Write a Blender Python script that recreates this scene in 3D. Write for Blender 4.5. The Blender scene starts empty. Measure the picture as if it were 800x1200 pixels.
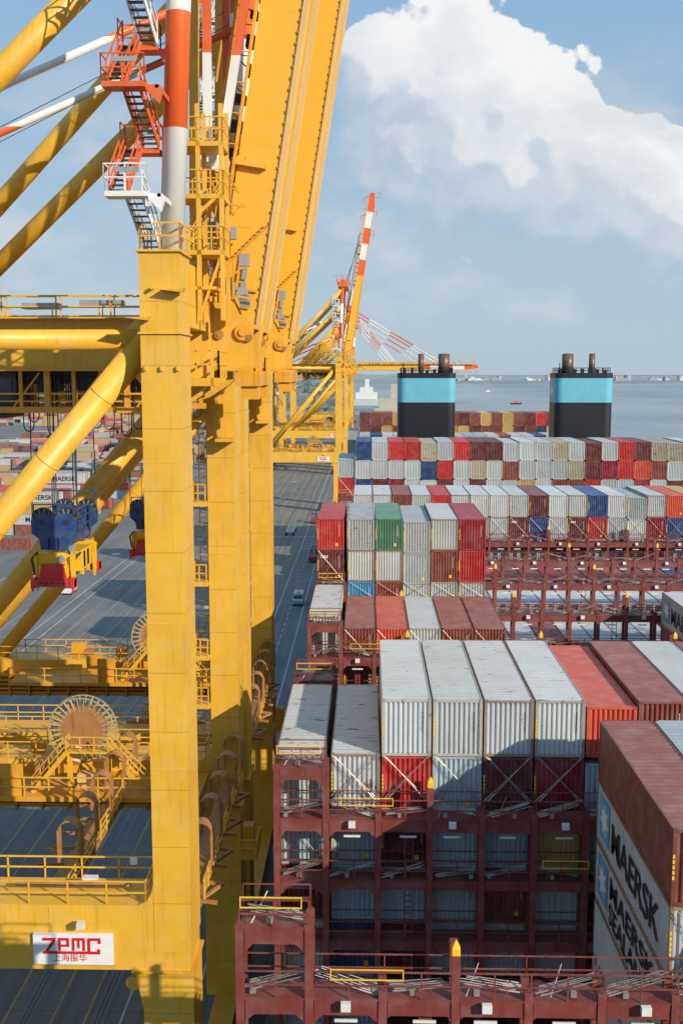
import bpy, bmesh, math, random
from mathutils import Vector, Matrix
R=math.radians
random.seed(7)
S=bpy.context.scene
col=S.collection
S.view_settings.view_transform='Standard'; S.view_settings.look='None'; S.view_settings.exposure=0; S.view_settings.gamma=1
S.render.engine='CYCLES'
S.cycles.max_bounces=5; S.cycles.diffuse_bounces=3; S.cycles.glossy_bounces=2; S.cycles.transmission_bounces=1
S.cycles.use_adaptive_sampling=True; S.cycles.adaptive_threshold=.03; S.cycles.use_denoising=True; S.cycles.caustics_reflective=False
W0={}   # world origin of objects

# ------------------------------------------------------------------ helpers
class MB:
    def __init__(s): s.v=[]; s.f=[]; s.m=[]; s.cm=0
    def add(s,vs,fs):
        n=len(s.v); s.v+= [tuple(p) for p in vs]; s.f+=[tuple(i+n for i in f) for f in fs]; s.m+=[s.cm]*len(fs); return s
    def box(s,x0,x1,y0,y1,z0,z1):
        return s.add([(x0,y0,z0),(x1,y0,z0),(x1,y1,z0),(x0,y1,z0),(x0,y0,z1),(x1,y0,z1),(x1,y1,z1),(x0,y1,z1)],
            [(0,3,2,1),(4,5,6,7),(0,1,5,4),(1,2,6,5),(2,3,7,6),(3,0,4,7)])
    def frame(s,p,q,up=(0,0,1)):
        p=Vector(p);q=Vector(q);d=(q-p).normalized();up=Vector(up)
        if abs(d.dot(up))>.98: up=Vector((0,1,0))
        a=d.cross(up).normalized();b=a.cross(d).normalized();return p,q,a,b
    def bar(s,p,q,w,h=None,up=(0,0,1)):
        h=h or w; p,q,a,b=s.frame(p,q,up); a=a*w/2;b=b*h/2
        return s.add([p-a-b,p+a-b,p+a+b,p-a+b,q-a-b,q+a-b,q+a+b,q-a+b],
            [(0,1,2,3),(7,6,5,4),(1,0,4,5),(2,1,5,6),(3,2,6,7),(0,3,7,4)])
    def tube(s,p,q,r,n=10,r2=None,cap=True):
        r2=r if r2 is None else r2; p,q,a,b=s.frame(p,q); vs=[]
        for c,rr in((p,r),(q,r2)):
            for i in range(n):
                t=2*math.pi*i/n; vs.append(c+a*rr*math.cos(t)+b*rr*math.sin(t))
        fs=[(i,(i+1)%n,n+(i+1)%n,n+i) for i in range(n)]
        if cap: fs+=[tuple(range(n))[::-1],tuple(range(n,2*n))]
        return s.add(vs,fs)
    def path(s,pts,r,n=5):
        for a,b in zip(pts,pts[1:]): s.tube(a,b,r,n)
        return s
    def prism(s,poly,axis,a0,a1):
        n=len(poly)
        def P(u,v,a): return {'y':(u,a,v),'x':(a,u,v),'z':(u,v,a)}[axis]
        vs=[P(u,v,a0) for u,v in poly]+[P(u,v,a1) for u,v in poly]
        return s.add(vs,[tuple(range(n)),tuple(range(2*n-1,n-1,-1))]+[(i,n+i,n+(i+1)%n,(i+1)%n) for i in range(n)])
    def rail(s,pts,h=1.1,sp=1.6,r=.032,mid=2):
        for a,b in zip(pts,pts[1:]):
            a=Vector(a);b=Vector(b);L=(b-a).length;n=max(1,round(L/sp));up=Vector((0,0,1))
            for i in range(n+1):
                c=a.lerp(b,i/n); s.bar(c,c+up*h,r*2)
            for j in range(mid): 
                z=up*h*(1-j/mid); s.bar(a+z,b+z,r*2)
        return s
    def stair(s,a,b,w,n,side=(0,1,0)):
        a=Vector(a);b=Vector(b);sd=Vector(side)*w/2
        for k in(-1,1): s.bar(a+sd*k,b+sd*k,.07,.28)
        for i in range(n):
            c=a.lerp(b,(i+.5)/n); s.bar(c-sd,c+sd,.26,.05)
        return s
    def srail(s,a,b,w,side=(0,1,0)):
        a=Vector(a);b=Vector(b);sd=Vector(side)*w/2
        for k in(-1,1):
            s.rail([a+sd*k,b+sd*k],1.0,.9,.028)
        return s
    def build(s,name,mats,parent=None,origin=None,smooth=False,color=None,autofix=True):
        me=bpy.data.meshes.new(name)
        if origin is None: origin=W0[parent.name] if parent else Vector((0,0,0))
        origin=Vector(origin)
        me.from_pydata([tuple(Vector(v)-origin) for v in s.v],[],s.f)
        if not isinstance(mats,(list,tuple)): mats=[mats]
        for m in mats: me.materials.append(m)
        if len(mats)>1: me.polygons.foreach_set('material_index',s.m)
        if autofix:
            bm=bmesh.new(); bm.from_mesh(me)
            bmesh.ops.recalc_face_normals(bm,faces=bm.faces); bm.to_mesh(me); bm.free()
        if smooth:
            me.polygons.foreach_set('use_smooth',[len(p.vertices)==4 for p in me.polygons])
        o=bpy.data.objects.new(name,me); col.objects.link(o)
        if parent:
            o.parent=parent; o.location=origin-W0[parent.name]
        else: o.location=origin
        W0[o.name]=origin
        if color: o.color=color
        return o
def tag(o,label=None,cat=None,group=None,kind=None):
    if label:o['label']=label
    if cat:o['category']=cat
    if group:o['group']=group
    if kind:o['kind']=kind
    return o
def empty(name,loc,label=None,cat=None,group=None):
    o=bpy.data.objects.new(name,None);col.objects.link(o);o.location=loc;W0[o.name]=Vector(loc);o.empty_display_size=.5
    return tag(o,label,cat,group)
def kids(o): return [c for c in bpy.data.objects if c.parent==o]
KID={}
def reindex():
    KID.clear()
    for c in bpy.data.objects:
        if c.parent: KID.setdefault(c.parent.name,[]).append(c)
def dup(o,parent=None,skip=()):
    c=o.copy(); col.objects.link(c)
    if parent: c.parent=parent
    for ch in KID.get(o.name,[]):
        if ch.name.split('.')[0] in skip: continue
        dup(ch,c,skip)
    return c

# ------------------------------------------------------------------ materials
def newmat(name):
    m=bpy.data.materials.new(name); m.use_nodes=True; nt=m.node_tree; nt.nodes.clear()
    o=nt.nodes.new('ShaderNodeOutputMaterial'); b=nt.nodes.new('ShaderNodeBsdfPrincipled'); nt.links.new(b.outputs[0],o.inputs[0])
    return m,nt,b
class N:
    def __init__(s,nt): s.nt=nt
    def n(s,t,**k):
        x=s.nt.nodes.new(t)
        for a,b in k.items(): setattr(x,a,b)
        return x
    def l(s,a,b): s.nt.links.new(a,b)
    def val(s,inp,v):
        if hasattr(v,'is_linked') or isinstance(v,bpy.types.NodeSocket): s.l(v,inp)
        else: inp.default_value=v
    def math(s,op,a,b=None,c=None,clamp=False):
        x=s.n('ShaderNodeMath',operation=op); x.use_clamp=clamp; s.val(x.inputs[0],a)
        if b is not None: s.val(x.inputs[1],b)
        if c is not None: s.val(x.inputs[2],c)
        return x.outputs[0]
    def vmath(s,op,a,b=None):
        x=s.n('ShaderNodeVectorMath',operation=op); s.val(x.inputs[0],a)
        if b is not None: s.val(x.inputs[1],b)
        return x.outputs[0]
    def mix(s,f,a,b,bt='MIX'):
        x=s.n('ShaderNodeMix',data_type='RGBA',blend_type=bt); s.val(x.inputs[0],f); s.val(x.inputs[6],a); s.val(x.inputs[7],b); return x.outputs[2]
    def noise(s,vec,scale,detail=4,rough=.55,out=0):
        x=s.n('ShaderNodeTexNoise'); s.l(vec,x.inputs['Vector']); x.inputs['Scale'].default_value=scale; x.inputs['Detail'].default_value=detail; x.inputs['Roughness'].default_value=rough; return x.outputs[out]
    def ss(s,v,a,b,lo=0.,hi=1.):
        x=s.n('ShaderNodeMapRange',interpolation_type='SMOOTHSTEP'); s.val(x.inputs[0],v); s.val(x.inputs[1],a); s.val(x.inputs[2],b); s.val(x.inputs[3],lo); s.val(x.inputs[4],hi); return x.outputs[0]
    def scalev(s,vec,sc):
        x=s.n('ShaderNodeMapping'); s.l(vec,x.inputs[0]); x.inputs['Scale'].default_value=sc; return x.outputs[0]
def c4(c): return (c[0],c[1],c[2],1)
def paint(name,color=None,rust=.12,rough=.5,bands=None,dirt=.35,seam=None,metal=0,rsc=(2.2,1.3,1.3),fade=.06,rk=.19):
    """painted steel; color None -> Object Info colour (alpha = rust amount)"""
    m,nt,b=newmat(name); g=N(nt)
    tc=g.n('ShaderNodeTexCoord'); oi=g.n('ShaderNodeObjectInfo')
    off=g.math('MULTIPLY',oi.outputs['Random'],137.)
    comb=g.n('ShaderNodeCombineXYZ'); g.l(off,comb.inputs[0]); g.l(off,comb.inputs[1])
    P=g.vmath('ADD',tc.outputs['Object'],comb.outputs[0])
    if color is None:
        base=oi.outputs['Color']; ra=oi.outputs['Alpha']
    elif bands:
        # bands: (axis,[(threshold,color),...]) first color below first threshold
        ax,first,lst=bands
        sep=g.n('ShaderNodeSeparateXYZ'); g.l(tc.outputs['Object'],sep.inputs[0]); base=c4(first); ra=rust
        for th,cc in lst: base=g.mix(g.math('GREATER_THAN',sep.outputs[ax],th),base,c4(cc))
    else: base=c4(color); ra=rust
    big=g.noise(P,.35,3); base=g.mix(g.math('MULTIPLY',g.ss(big,.3,.75),dirt*.8),base,g.mix(1.,base,(.62,.58,.52,1),'MULTIPLY'))
    st=g.noise(g.scalev(P,(5,5,.35)),1.,4,.6); base=g.mix(g.math('MULTIPLY',g.ss(st,.5,.8),dirt),base,g.mix(1.,base,(.5,.42,.36,1),'MULTIPLY'))
    fl=g.noise(P,1.3,2); base=g.mix(g.math('MULTIPLY',g.ss(fl,.35,.75),fade),base,(.75,.75,.72,1))
    # rust blotches
    r1=g.noise(g.scalev(P,rsc),1.,8,.68)
    th=g.math('SUBTRACT',.74,g.math('MULTIPLY',ra,rk))
    rm=g.ss(r1,th,g.math('ADD',th,.06))
    rc=g.mix(g.noise(P,9,3),(.20,.075,.03,1),(.07,.03,.018,1))
    base=g.mix(g.math('MULTIPLY',rm,.85),base,rc)
    if seam:
        sep=g.n('ShaderNodeSeparateXYZ'); g.l(tc.outputs['Object'],sep.inputs[0])
        fr=g.math('FRACT',g.math('DIVIDE',sep.outputs[seam[0]],seam[1]))
        base=g.mix(g.math('MULTIPLY',g.math('LESS_THAN',fr,.03/seam[1]*1.6),.35),base,(.12,.07,.01,1))
    g.l(base,b.inputs['Base Color'])
    b.inputs['Roughness'].default_value=rough; b.inputs['Metallic'].default_value=metal
    g.l(g.math('ADD',g.math('MULTIPLY',rm,.3),rough-.06+0.0),b.inputs['Roughness'])
    bp=g.n('ShaderNodeBump'); bp.inputs['Strength'].default_value=.12; bp.inputs['Distance'].default_value=.05; g.l(g.noise(P,1.1,3),bp.inputs['Height']); g.l(bp.outputs[0],b.inputs['Normal'])
    return m
def flat(name,color,rough=.6,metal=0,var=.25,scale=1.5,vec='Object'):
    m,nt,b=newmat(name); g=N(nt); tc=g.n('ShaderNodeTexCoord')
    n=g.noise(tc.outputs[vec],scale,5,.6)
    g.l(g.mix(g.math('MULTIPLY',g.ss(n,.3,.75),var),c4(color),g.mix(1.,c4(color),(.4,.4,.4,1),'MULTIPLY')),b.inputs['Base Color'])
    b.inputs['Roughness'].default_value=rough; b.inputs['Metallic'].default_value=metal; return m
YEL=(.79,.445,.036); WHT=(.78,.78,.76); ORG=(.74,.125,.022)
M={}
M['con']=paint('container_paint',None,rough=.5,dirt=.38,fade=.08)
M['roof']=paint('container_roof_paint',None,rough=.62,dirt=.4,rsc=(.9,3.2,1),fade=.1,rk=.22)
M['yel']=paint('crane_yellow_paint',YEL,.12,.5,dirt=.42,fade=.06)
M['yels']=paint('crane_yellow_plate',YEL,.17,.5,dirt=.4,seam=(2,2.8),fade=.06)
M['yelr']=paint('crane_yellow_weathered',(.74,.36,.018),.3,.55,dirt=.5)
M['pale']=paint('pale_rail_paint',(.68,.48,.20),.3,.5)
M['brn']=paint('rusty_cable_guard',(.42,.20,.06),.45,.6,dirt=.7)
M['reel']=paint('reel_grey_yellow',(.42,.36,.2),.2,.5)
M['org']=paint('signal_orange_paint',ORG,.08,.45)
M['wht']=paint('white_paint',WHT,.05,.45,dirt=.25)
M['grey']=paint('galvanised_grey',(.38,.40,.41),.12,.5,metal=.3)
M['slate']=flat('slate_tread',(.05,.08,.10),.5)
M['dark']=flat('dark_steel',(.035,.036,.04),.5)
M['black']=flat('black_rubber',(.012,.012,.013),.7)
M['blue']=paint('headblock_blue',(.02,.065,.21),.2,.42,dirt=.6)
M['sred']=paint('spreader_red',(.62,.025,.035),.1,.42)
M['syel']=paint('spreader_yellow',(.85,.50,.01),.14,.4)
M['mar']=paint('lashing_bridge_maroon',(.20,.043,.035),.12,.55,dirt=.5)
M['hvy']=paint('safety_yellow',(.86,.55,.02),.05,.5)
M['rod']=paint('galvanised_rod',(.36,.34,.31),.25,.45,metal=.35)
M['rope']=flat('wire_rope',(.05,.05,.055),.6)
M['glass']=flat('dark_glass',(.02,.03,.04),.08,0,.1)
M['lampw']=flat('lamp_housing_white',(.75,.75,.73),.4)
M['mast']=paint('banded_mast_paint',YEL,.04,.42,bands=(2,WHT,[(9.7,ORG),(14.6,WHT),(20.5,ORG)]),dirt=.12,fade=.0)
M['boom']=paint('boom_yellow_banded',YEL,.04,.40,bands=(0,YEL,[(29,ORG),(34,WHT),(39,ORG),(44,WHT),(49,ORG)]),dirt=.12,fade=.02)
M['stay']=paint('banded_stay_paint',YEL,.04,.42,bands=(2,YEL,[(6,ORG),(11.35,WHT),(14.3,ORG)]),dirt=.2)
M['fstay']=paint('banded_forestay',WHT,.04,.42,bands=(2,WHT,[(13.6,ORG),(19.5,WHT),(25,ORG)]),dirt=.2)
M['red']=flat('sign_red',(.62,.012,.02),.4,0,.1)
M['signw']=flat('sign_white',(.82,.82,.82),.4,0,.12)
M['mblue']=flat('logo_light_blue',(.10,.42,.62),.5,0,.3)
M['ink']=flat('lettering_black',(.02,.022,.03),.5,0,.3)
M['inkw']=flat('lettering_white',(.7,.7,.68),.5,0,.2)
M['fblue']=paint('funnel_light_blue',(.14,.47,.62),.0,.45,dirt=.3,fade=0)
M['fblack']=paint('funnel_black',(.012,.014,.02),.0,.45,dirt=.1,fade=0)
M['exh']=paint('exhaust_steel',(.16,.10,.07),.6,.5,metal=.3)

# ------------------------------------------------------------------ camera, light, sky
H=44.5
cam=bpy.data.cameras.new('camera'); co=bpy.data.objects.new('camera',cam); col.objects.link(co); S.camera=co
cam.sensor_fit='VERTICAL'; cam.sensor_height=36; cam.lens=37.8; cam.clip_end=60000; cam.clip_start=.5
co.location=(0,0,H); co.rotation_euler=(R(90-7.37),0,R(1.36))
SUN=Vector((1.1,-1.0,.68)).normalized()
elev=math.asin(SUN.z); az=math.atan2(SUN.x,SUN.y)
sl=bpy.data.lights.new('sun','SUN'); sl.energy=4.9; sl.angle=R(.53); sl.color=(1,.87,.70)
so=bpy.data.objects.new('sun',sl); col.objects.link(so); so.rotation_euler=SUN.to_track_quat('Z','Y').to_euler()
def world():
    w=bpy.data.worlds.new('World'); S.world=w; w.use_nodes=True; w.cycles.sampling_method='NONE'; nt=w.node_tree; nt.nodes.clear(); g=N(nt)
    out=g.n('ShaderNodeOutputWorld'); bg=g.n('ShaderNodeBackground'); g.l(bg.outputs[0],out.inputs[0])
    sky=g.n('ShaderNodeTexSky',sky_type='NISHITA'); sky.sun_disc=False; sky.sun_elevation=elev; sky.sun_rotation=az
    sky.air_density=1.; sky.dust_density=.6; sky.ozone_density=2.; sky.altitude=50
    tc=g.n('ShaderNodeTexCoord'); D=tc.outputs['Generated']
    sep=g.n('ShaderNodeSeparateXYZ'); g.l(D,sep.inputs[0])
    yy=g.math('MAXIMUM',sep.outputs[1],.02)
    u=g.math('DIVIDE',sep.outputs[0],yy); v=g.math('DIVIDE',sep.outputs[2],yy)
    # haze gradient over the physical sky
    z=g.math('MAXIMUM',sep.outputs[2],0.)
    hz=g.ss(z,0.,.42,1.,0.)
    grad=g.mix(g.ss(z,0.,.42),(4.5,5.8,6.8,1),(2.7,4.8,7.3,1))
    base=g.mix(.88,sky.outputs[0],grad)
    def fld(uu,vv):
        comb=g.n('ShaderNodeCombineXYZ'); g.l(uu,comb.inputs[0]); g.l(vv,comb.inputs[1]); comb.inputs[2].default_value=3.7
        n1=g.noise(comb.outputs[0],7.5,7,.52); n2=g.noise(comb.outputs[0],24,6,.62)
        tot=None
        for (px,py,rx,ry,w) in BL:
            uc=(px-430)/1260.; vc=tan_v(py)
            a=g.math('DIVIDE',g.math('SUBTRACT',uu,uc),rx/1260.); b=g.math('DIVIDE',g.math('SUBTRACT',vv,vc),ry/1260.)
            d=g.math('ADD',g.math('MULTIPLY',a,a),g.math('MULTIPLY',b,b))
            e=g.math('MULTIPLY',g.math('EXPONENT',g.math('MULTIPLY',d,-1.)),w)
            tot=e if tot is None else g.math('ADD',tot,e)
        def vor(sc,off):
            x=g.n('ShaderNodeTexVoronoi',feature='SMOOTH_F1'); x.inputs['Smoothness'].default_value=.35; x.inputs['Scale'].default_value=sc
            wv=g.vmath('ADD',comb.outputs[0],g.vmath('SCALE',g.vmath('SUBTRACT',g.noise(comb.outputs[0],9,3,.5,1),(.5,.5,.5)),None)) if False else comb.outputs[0]
            g.l(wv,x.inputs['Vector']); return g.math('SUBTRACT',.45,x.outputs['Distance'])
        nn=g.math('ADD',g.math('MULTIPLY',g.math('SUBTRACT',n1,.5),2.0),g.math('MULTIPLY',g.math('SUBTRACT',n2,.5),1.0))
        nn=g.math('ADD',nn,g.math('ADD',g.math('MULTIPLY',vor(12,0),.75),g.math('MULTIPLY',vor(32,0),.45)))
        return g.math('ADD',tot,nn),tot
    f1,t1=fld(u,v)
    f2,_=fld(g.math('ADD',u,.020),g.math('ADD',v,.026))
    lit=g.math('SUBTRACT',f1,f2)
    br=g.ss(lit,-.16,.24)
    soft=g.math('MULTIPLY',g.math('SUBTRACT',1.,br),.5)
    x=g.n('ShaderNodeMapRange',interpolation_type='SMOOTHSTEP'); g.l(f1,x.inputs[0]); g.val(x.inputs[1],g.math('SUBTRACT',.56,g.math('MULTIPLY',soft,.25))); g.val(x.inputs[2],g.math('ADD',.66,soft)); dens=x.outputs[0]
    deep=g.ss(f1,.7,2.0)
    cb=g.n('ShaderNodeCombineXYZ'); g.l(u,cb.inputs[0]); g.l(v,cb.inputs[1]); cb.inputs[2].default_value=8.1
    sh=g.ss(g.noise(cb.outputs[0],10,6,.58),.38,.60)
    # bases of the clouds (seen low on each mass) are greyer
    low=g.ss(g.math('SUBTRACT',v,g.math('MULTIPLY',u,-.55)),.20,.36)
    br2=g.math('ADD',g.math('MULTIPLY',br,.40),g.math('ADD',g.math('MULTIPLY',sh,.28),g.math('MULTIPLY',low,.38)),clamp=True)
    white=g.mix(br2,(4.1,5.3,6.6,1),(9.4,9.35,9.3,1))
    c=g.mix(g.math('MULTIPLY',dens,.95),base,white)
    # wispy low clouds
    comb=g.n('ShaderNodeCombineXYZ'); g.l(u,comb.inputs[0]); g.l(g.math('MULTIPLY',v,2.1),comb.inputs[1])
    wn=g.noise(comb.outputs[0],6.5,7,.56)
    band=g.math('MULTIPLY',g.ss(v,.02,.07),g.ss(v,.32,.18))
    wm=g.math('MULTIPLY',g.math('MULTIPLY',g.ss(wn,.44,.66),band),.75)
    c=g.mix(wm,c,(6.2,6.7,7.2,1))
    g.l(c,bg.inputs[0]); bg.inputs[1].default_value=.1
def tan_v(py):   # tangent of elevation above horizon along the Y axis
    vv=(py-600)/1260.; th=R(7.37)
    return math.tan(-math.atan(vv)-th)
BL=[(470,90,80,110,1.15),(560,170,90,60,.6),(432,110,60,90,.6),(520,40,45,60,.5),(560,110,80,75,.8),(610,120,55,75,.7),(655,120,40,60,.45),(640,190,110,60,.8),(715,185,55,45,.7),(765,220,65,70,1.0),(810,265,90,70,.95),(560,60,50,45,.35),
    (445,190,50,28,.5),(520,188,45,26,.5),(560,220,110,40,.5),(680,250,100,40,.45),(60,335,90,22,.42),(625,265,55,18,.5),(545,300,65,22,.45),(675,325,80,22,.42)]
world()

# ------------------------------------------------------------------ ground, quay, water
def ground_mat():
    m,nt,b=newmat('asphalt'); g=N(nt); tc=g.n('ShaderNodeTexCoord'); P=tc.outputs['Object']
    n1=g.noise(P,.02,5,.6); n2=g.noise(g.scalev(P,(1.2,.03,1)),1.,4,.6); n3=g.noise(P,3,4)
    c=g.mix(g.ss(n1,.3,.7),(.15,.153,.153,1),(.215,.213,.203,1))
    c=g.mix(g.math('MULTIPLY',g.ss(n2,.45,.62),.6),c,(.11,.11,.112,1))
    c=g.mix(g.math('MULTIPLY',n3,.25),c,(.2,.2,.19,1))
    oil=g.ss(g.noise(P,.45,5,.7),.62,.70); c=g.mix(g.math('MULTIPLY',oil,.5),c,(.06,.06,.06,1))
    pt=g.ss(g.noise(P,.06,3,.5),.56,.57); c=g.mix(g.math('MULTIPLY',pt,.25),c,(.25,.25,.24,1))
    br=g.n('ShaderNodeTexBrick'); g.l(P,br.inputs['Vector']); br.inputs['Scale'].default_value=.05; br.inputs['Mortar Size'].default_value=.004
    br.inputs['Color1'].default_value=(0,0,0,1); br.inputs['Color2'].default_value=(.15,.15,.15,1); br.inputs['Mortar'].default_value=(1,1,1,1)
    c=g.mix(g.math('MULTIPLY',br.outputs[0],.35),c,(.06,.06,.062,1))
    g.l(c,b.inputs['Base Color']); b.inputs['Roughness'].default_value=.85
    bp=g.n('ShaderNodeBump'); bp.inputs['Strength'].default_value=.3; bp.inputs['Distance'].default_value=.03; g.l(g.noise(P,8,3),bp.inputs['Height']); g.l(bp.outputs[0],b.inputs['Normal'])
    return m
M['asph']=ground_mat()
EDGE=-6.2
mb=MB(); 
mb.add([(-1200,-120,0),(EDGE,-120,0),(EDGE,1150,0),(-1200,1150,0)],[(0,1,2,3)])
mb.add([(EDGE,-120,0),(EDGE,-120,-12),(EDGE,1150,-12),(EDGE,1150,0)],[(0,1,2,3)])
tag(mb.build('quay_ground',M['asph'],autofix=False),kind='structure')
mb=MB(); mb.box(-6.9,EDGE+.02,-120,1150,-.4,.22)
tag(mb.build('quay_kerb',flat('concrete',(.30,.29,.27),.8),None),kind='structure')
# land beyond
def land_mat():
    m,nt,b=newmat('distant_land'); g=N(nt); tc=g.n('ShaderNodeTexCoord'); P=tc.outputs['Object']
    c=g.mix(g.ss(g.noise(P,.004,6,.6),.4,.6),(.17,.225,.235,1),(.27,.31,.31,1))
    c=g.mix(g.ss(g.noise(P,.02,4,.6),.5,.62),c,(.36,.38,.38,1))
    g.l(c,b.inputs['Base Color']); b.inputs['Roughness'].default_value=.9; return m
M['land']=land_mat()
mb=MB(); mb.add([(-9000,1150,-.3),(-30,1150,-.3),(-60,1900,-.3),(-200,3600,-.3),(-200,5200,-.3),(-9000,5200,-.3)],[(0,1,2,3,4,5)])
def shore(x): return 5200 if x<600 else min(6800,5200+(x-600)/8400*1600)+60*math.sin(x*.004)+35*math.sin(x*.013)
xx=[-9000+i*300 for i in range(80)]
for a,b in zip(xx,xx[1:]):
    ya,yb=shore(a),shore(b); prev=[(a,ya,-5.8),(b,yb,-5.8)]
    for f,z in((40,-3.),(160,-.6),(900,-.2),(3000,0),(9000,0),(20000,0)):
        cur=[(a,ya+f,z),(b,yb+f,z)]; mb.add([prev[0],prev[1],cur[1],cur[0]],[(0,1,2,3)]); prev=cur
mb.add([(-9000,-400,-.32),(-1190,-400,-.32),(-1190,1160,-.32),(-9000,1160,-.32)],[(0,1,2,3)])
tag(mb.build('distant_land',M['land']),kind='structure')
def water_mat():
    m,nt,b=newmat('estuary_water'); g=N(nt); tc=g.n('ShaderNodeTexCoord'); P=tc.outputs['Object']
    n=g.noise(g.scalev(P,(.0022,.0009,1)),1.,8,.68)
    c=g.mix(g.ss(n,.35,.65),(.11,.155,.18,1),(.29,.335,.35,1))
    g.l(c,b.inputs['Base Color']); b.inputs['Roughness'].default_value=.28; b.inputs['IOR'].default_value=1.33
    bp=g.n('ShaderNodeBump'); bp.inputs['Strength'].default_value=.5; bp.inputs['Distance'].default_value=.35
    h=g.math('ADD',g.noise(g.scalev(P,(.35,.22,1)),1.,4,.6),g.math('MULTIPLY',g.noise(P,.03,3),2.))
    g.l(h,bp.inputs['Height']); g.l(bp.outputs[0],b.inputs['Normal']); return m
mb=MB()
for ix in range(-10,16):
    for iy in range(-3,12):
        a,b,c_,d_=ix*1000,(ix+1)*1000,iy*1000,(iy+1)*1000; mb.add([(a,c_,-6),(b,c_,-6),(b,d_,-6),(a,d_,-6)],[(0,1,2,3)])
tag(mb.build('water',water_mat()),kind='structure')
mb=MB(); mb.add([(640,2150,-5.9),(800,1950,-5.9),(1500,1900,-5.9),(1900,2900,-5.9),(950,3100,-5.9),(720,2600,-5.9)],[(0,1,2,3,4)])
tag(mb.build('mudflat',flat('mud',(.10,.11,.11),.5,0,.4,.003)),kind='structure')
# markings
M['linew']=flat('road_paint_white',(.62,.62,.60),.8,0,.55,.6); M['liney']=flat('road_paint_yellow',(.50,.40,.12),.8,0,.5,.6); M['track']=flat('rail_track_strip',(.20,.20,.20),.7,0,.4,.5)
mb=MB()
def strip(mb,x,w,y0,y1,z=.006): mb.add([(x-w/2,y0,z),(x+w/2,y0,z),(x+w/2,y1,z),(x-w/2,y1,z)],[(0,1,2,3)])
for x in(-12.06,-16.9,-55.4,-75.5,-57.8): strip(mb,x,.16,-60,1100)
for i in range(230): strip(mb,-14.6,.15,-60+i*4.4,-60+i*4.4+2.2)
for i in range(60): strip(mb,-79,.15,100+i*9,100+i*9+4)
for y in range(200,700,60):
    for x in(-40,-62,-30): mb.add([(x-1,y,.007),(x+1,y,.007),(x+1,y+2.4,.007),(x-1,y+2.4,.007)],[(0,1,2,3)])
tag(mb.build('white_lane_markings',M['linew'],autofix=False),kind='structure')
mb=MB()
for x in(-19.4,-21.7,-25,-27.6,-31.4,-34,-38,-41.5,-44.6,-48.5,-51.8,-64): strip(mb,x,.13,-60,1100)
tag(mb.build('yellow_lane_markings',M['liney'],autofix=False),kind='structure')
mb=MB()
for x in(-18.5,-23.6,-9.12,-44.9): 
    strip(mb,x,.9,-100,1120,.004)
tag(mb.build('crane_track',M['track'],autofix=False),kind='structure')
mb=MB()
for x in(-18.35,-18.65,-23.45,-23.75,-9.12,-44.9): strip(mb,x,.09,-100,1120,.012)
tag(mb.build('track_rail',M['dark'],autofix=False),kind='structure')

# ------------------------------------------------------------------ text helper
def text_mesh(txt,size,mat,name='lettering',depth=0):
    cu=bpy.data.curves.new('t','FONT'); cu.body=txt; cu.size=size; cu.extrude=depth; cu.offset=size*.018 if ord(txt[0])<256 else 0
    t=bpy.data.objects.new('t',cu); col.objects.link(t)
    dg=bpy.context.evaluated_depsgraph_get(); me=bpy.data.meshes.new_from_object(t.evaluated_get(dg))
    bpy.data.objects.remove(t); me.materials.clear(); me.materials.append(mat); me.name=name
    return me
def place_text(me,name,parent,mat4):
    o=bpy.data.objects.new(name,me); col.objects.link(o); o.parent=parent; o.matrix_local=mat4; return o
def basis(origin,xa,ya):
    xa=Vector(xa).normalized(); ya=Vector(ya).normalized(); za=xa.cross(ya)
    m=Matrix((xa,ya,za)).transposed().to_4x4(); m.translation=Vector(origin); return m

# ------------------------------------------------------------------ containers
PAL={'W':(.50,.54,.55),'G':(.38,.43,.44),'P':(.40,.50,.55),'R':(.50,.035,.03),'O':(.62,.095,.05),'D':(.27,.022,.035),'M':(.15,.035,.035),'B':(.24,.065,.045),
     'N':(.03,.075,.22),'U':(.05,.30,.55),'E':(.09,.25,.15),'Y':(.52,.36,.12),'T':(.42,.38,.30),'C':(.55,.22,.14),'K':(.02,.06,.13)}
CN={'W':'white','G':'grey','P':'pale blue grey','R':'red','O':'orange red','D':'dark red','M':'maroon','B':'brown','N':'navy','U':'bright blue','E':'green','Y':'tan yellow','T':'beige','C':'salmon','K':'dark blue'}
def corr_line(L0,L1,pitch,depth,n=None):
    """list of (pos,offset) trapezoid profile"""
    n=n or max(1,round((L1-L0)/pitch)); p=(L1-L0)/n; pts=[]
    for i in range(n):
        a=L0+i*p
        pts+=[(a,0),(a+p*.28,0),(a+p*.5,depth),(a+p*.78,depth)]
    pts.append((L1,0)); return pts
CW,CH,CL=2.438,2.88,12.19
def con_body(L,h=CH,door=False,coarse=False):
    mb=MB(); w=CW/2
    # sides
    for sx in(-1,1):
        pts=corr_line(.16,L-.16,.28 if not coarse else .6,.045)
        vs=[];fs=[]
        for p,o in pts: vs+= [(sx*(w-.02-o),p,.15),(sx*(w-.02-o),p,h-.09)]
        for i in range(len(pts)-1): fs.append((2*i,2*i+2,2*i+3,2*i+1))
        mb.add(vs,fs)
    for yy,sg in((.03,1),(L-.03,-1)):
        if door and sg==1: continue
        pts=corr_line(-w+.13,w-.13,.25,.085)
        vs=[];fs=[]
        for p,o in pts: vs+= [(p,yy+sg*o,.13),(p,yy+sg*o,h-.1)]
        for i in range(len(pts)-1): fs.append((2*i,2*i+2,2*i+3,2*i+1))
        mb.add(vs,fs)
    mb.add([(-w+.05,.1,.16),(w-.05,.1,.16),(w-.05,L-.1,.16),(-w+.05,L-.1,.16)],[(0,1,2,3)])
    return mb
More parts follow.
